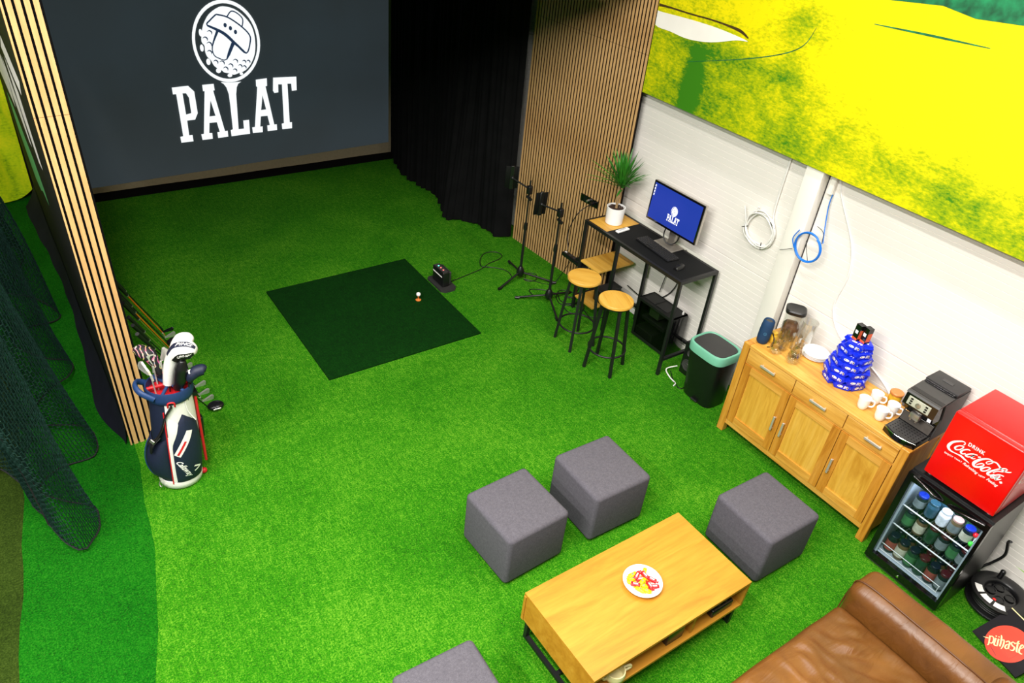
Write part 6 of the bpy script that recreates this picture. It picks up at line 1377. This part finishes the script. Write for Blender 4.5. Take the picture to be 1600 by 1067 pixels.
t2 = NT('squiggle_fabric'); t2.bsdf(rgb(18, 18, 22), 0.7); vo = t2.n('ShaderNodeTexVoronoi'); vo.inputs['Scale'].default_value = 60; t2.l(t2.coord(), vo.inputs['Vector'])
wv = t2.n('ShaderNodeTexWave'); wv.inputs['Scale'].default_value = 14; wv.inputs['Distortion'].default_value = 12; wv.inputs['Detail'].default_value = 1; t2.l(t2.coord(), wv.inputs['Vector'])
colr = t2.mix(0.55, vo.outputs['Color'], (0.6, 0.15, 0.1, 1)); t2.l(t2.mix(t2.ramp(wv.outputs[0], [(.80, (0, 0, 0, 1)), (.92, (1, 1, 1, 1))]), rgb(16, 17, 22), colr), t2.b.inputs['Base Color']); M['pattern'] = t2.m
def cover(t, pts, rs_, mat, flat=1.0): return obj('head_cover', MB().tube(curve_pts(pts, 6), [r for a, b in zip(rs_, rs_[1:]) for r in [a + (b - a) * k / 6 for k in range(6)]] + [rs_[-1]], 18, flat=flat), mat, t, smooth=70)
t = club('golf_wood', 'club in black cover with colourful squiggles at the left', (.48, 4.19, bz), (.495, 4.21, .90), 'graphite')
cover(t, [(.512, 4.20, .84), (.50, 4.215, .92), (.475, 4.23, .985), (.435, 4.265, 1.005), (.405, 4.29, 1.0)], [.022, .034, .046, .040, .012], 'pattern')
t = club('golf_wood', 'driver in large white cover with navy band and lettering', (.53, 4.13, bz), (.548, 4.135, .86), 'graphite')
hc = cover(t, [(.538, 4.135, .80), (.560, 4.132, .90), (.592, 4.125, .985), (.640, 4.098, 1.045), (.690, 4.062, 1.062), (.722, 4.038, 1.058)], [.030, .035, .043, .062, .057, .018], 'bag_white')
def band_pt(k, a, off=.0015):
    P = curve_pts([(.592, 4.125, .985), (.640, 4.098, 1.045), (.690, 4.062, 1.062), (.722, 4.038, 1.058)], 8); i = min(len(P) - 2, int(k * (len(P) - 1))); p = P[i].lerp(P[i + 1], k * (len(P) - 1) - i)
    rr = [.043, .062, .057, .018]; j = min(2, int(k * 3)); r_ = rr[j] + (rr[j + 1] - rr[j]) * (k * 3 - j) + off
    T_ = (P[i + 1] - P[i]).normalized(); u_ = (Vector((0, 0, 1)) - T_ * T_.z).normalized(); w_ = T_.cross(u_)
    return p + (u_ * math.cos(a) + w_ * math.sin(a)) * r_
wsg = 1 if band_pt(.5, PI / 2).y < band_pt(.5, -PI / 2).y else -1
obj('navy_band', MB().grid(lambda u, v: band_pt(.10 + .82 * u, wsg * R(2 + 36 * v)), 16, 6), 'navy', t, smooth=70)
obj('black_underside', MB().grid(lambda u, v: band_pt(.12 + .80 * u, wsg * R(82 + 70 * v)), 16, 8), 'black_plastic', t, smooth=70)
tv, tf, tw = text_mb('PING', bold=.02, shear=.3)
obj('brand_print', MB().add([tuple(band_pt(.38 + .42 * a / tw, wsg * R(30 - 20 * b / .7), .003)) for a, b in tv], tf), 'white_print', t, recalc=False)
tv, tf, tw = text_mb('G PRO MAX', bold=.02, shear=.3)
obj('small_print', MB().add([tuple(band_pt(.30 + .55 * a / tw, wsg * R(104 - 14 * b / .7), .003)) for a, b in tv], tf), 'white_print', t, recalc=False)
t = club('golf_wood', 'wood in grey and white cover behind the large white cover', (.55, 4.17, bz), (.58, 4.17, .9), 'graphite')
cover(t, [(.575, 4.175, .86), (.60, 4.172, .95), (.628, 4.165, 1.03), (.665, 4.145, 1.085), (.70, 4.12, 1.10), (.722, 4.10, 1.095)], [.026, .030, .036, .048, .042, .014], 'bag_white')
obj('grey_patch', MB().ball((.672, 4.138, 1.098), .042, 14, sz=.8), 'grey_plastic', t, smooth=70)
t = club('golf_wood', 'club in plain black cover under the large white cover', (.57, 4.10, bz), (.60, 4.08, .84), 'graphite')
cover(t, [(.585, 4.09, .78), (.605, 4.075, .86), (.622, 4.065, .94), (.635, 4.06, 1.0)], [.030, .040, .040, .018], 'black_plastic')
t = club('golf_putter', 'putter in navy and white cover at the right of bag', (.60, 4.07, bz), (.655, 4.05, .88), 'graphite')
cover(t, [(.650, 4.045, .845), (.668, 4.04, .88), (.70, 4.04, .905), (.74, 4.035, .91), (.755, 4.03, .905)], [.018, .032, .038, .036, .014], 'navy')
obj('white_print', MB().rbox(-.022, .022, -.014, .014, -.002, .002, .001, 1).xf(Matrix.Translation((.672, 4.035, .922)) @ Euler((R(25), R(-18), R(-10))).to_matrix().to_4x4()), 'bag_white', t)

# clubs leaning against the divider
lean = [(.862, 5.93, 'steel', 'putter', 'thin dark putter leaning on divider, farthest of the leaning clubs'), (.855, 5.84, 'orange_shaft', 'iron', 'iron with orange shaft leaning on divider, second farthest'), (.850, 5.72, 'graphite', 'driver', 'driver with black and blue head leaning on the divider, farthest driver'),
        (.850, 5.60, 'orange_shaft', 'iron', 'iron with orange shaft leaning on divider, hidden behind white covers'), (.855, 5.48, 'green_shaft', 'iron', 'iron with green shaft leaning on divider behind the golf bag'), (.86, 5.34, 'green_shaft', 'iron', 'second iron with green shaft leaning on divider behind the golf bag'),
        (.87, 5.20, 'graphite', 'iron', 'iron with black shaft leaning on divider behind the golf bag'), (.885, 5.06, 'graphite', 'iron', 'iron at right of the bag, smallest of the three heads'), (.882, 4.95, 'graphite', 'iron', 'iron lying head out right of the golf bag, in the middle'), (.888, 4.86, 'graphite', 'iron', 'iron with bright edge right of the bag, next to driver'), (.90, 4.74, 'graphite', 'driver', 'black driver resting on the turf right of the golf bag')]
for i, (hx, hy, sm, kind, lab) in enumerate(lean):
    dx = .452 - hx; top = Vector((.478, hy - .47, .90 + .02 * math.sin(i * 2.1))); ho = Vector((hx - .045, hy - .02, .045))
    t = thing('leaning_' + ('putter' if kind == 'putter' else 'driver' if kind == 'driver' else 'iron'), lab, 'golf club', (hx, hy, 0), group='clubs leaning against the divider')
    g0 = ho.lerp(top, .74)
    obj('shaft', MB().tube([ho, g0], .0052, 7), 'graphite' if sm == 'steel' else sm, t, smooth=60)
    obj('grip', MB().tube([g0, top], [.0105, .0135], 10), 'black_cable', t, smooth=60)
    obj('grip_ring', MB().tube([g0 - (top - g0).normalized() * .006, g0 + (top - g0).normalized() * .004], .0112, 10), 'silver', t, smooth=60)
    if kind == 'driver':
        bm = bmesh.new(); bmesh.ops.create_uvsphere(bm, u_segments=20, v_segments=12, radius=1)
        bmesh.ops.scale(bm, vec=(.062, .052, .030), verts=bm.verts)
        for q in bm.verts:
            if q.co.z < 0: q.co.z *= .7
        bmesh.ops.translate(bm, vec=(hx + .012, hy, .026), verts=bm.verts)
        obj('head', MB().bm(bm).tube([ho, (hx - .03, hy - .005, .03)], .008, 8), 'graphite', t, smooth=60)
        obj('face_print', MB().rbox(hx - .02, hx + .04, hy - .053, hy - .046, .018, .034, .003, 1), 'blue_cable' if i == 2 else 'silver', t)
    else:
        h_ = .035 if kind == 'putter' else .05
        pl_ = [(0, 0.004), (.02, .018), (.075, h_), (.088, h_ * .8), (.085, .006), (.07, .001), (.01, .001)]
        obj('head', MB().prism(pl_, lambda a, b: (hx - .045 + a, hy - .008 - .25 * b, b), lambda a, b: (hx - .045 + a, hy + .010 - .25 * b, b)).tube([(hx - .043, hy, .012), ho + (top - ho).normalized() * .05], .007, 8), 'steel' if i != 0 else 'graphite', t, smooth=35)
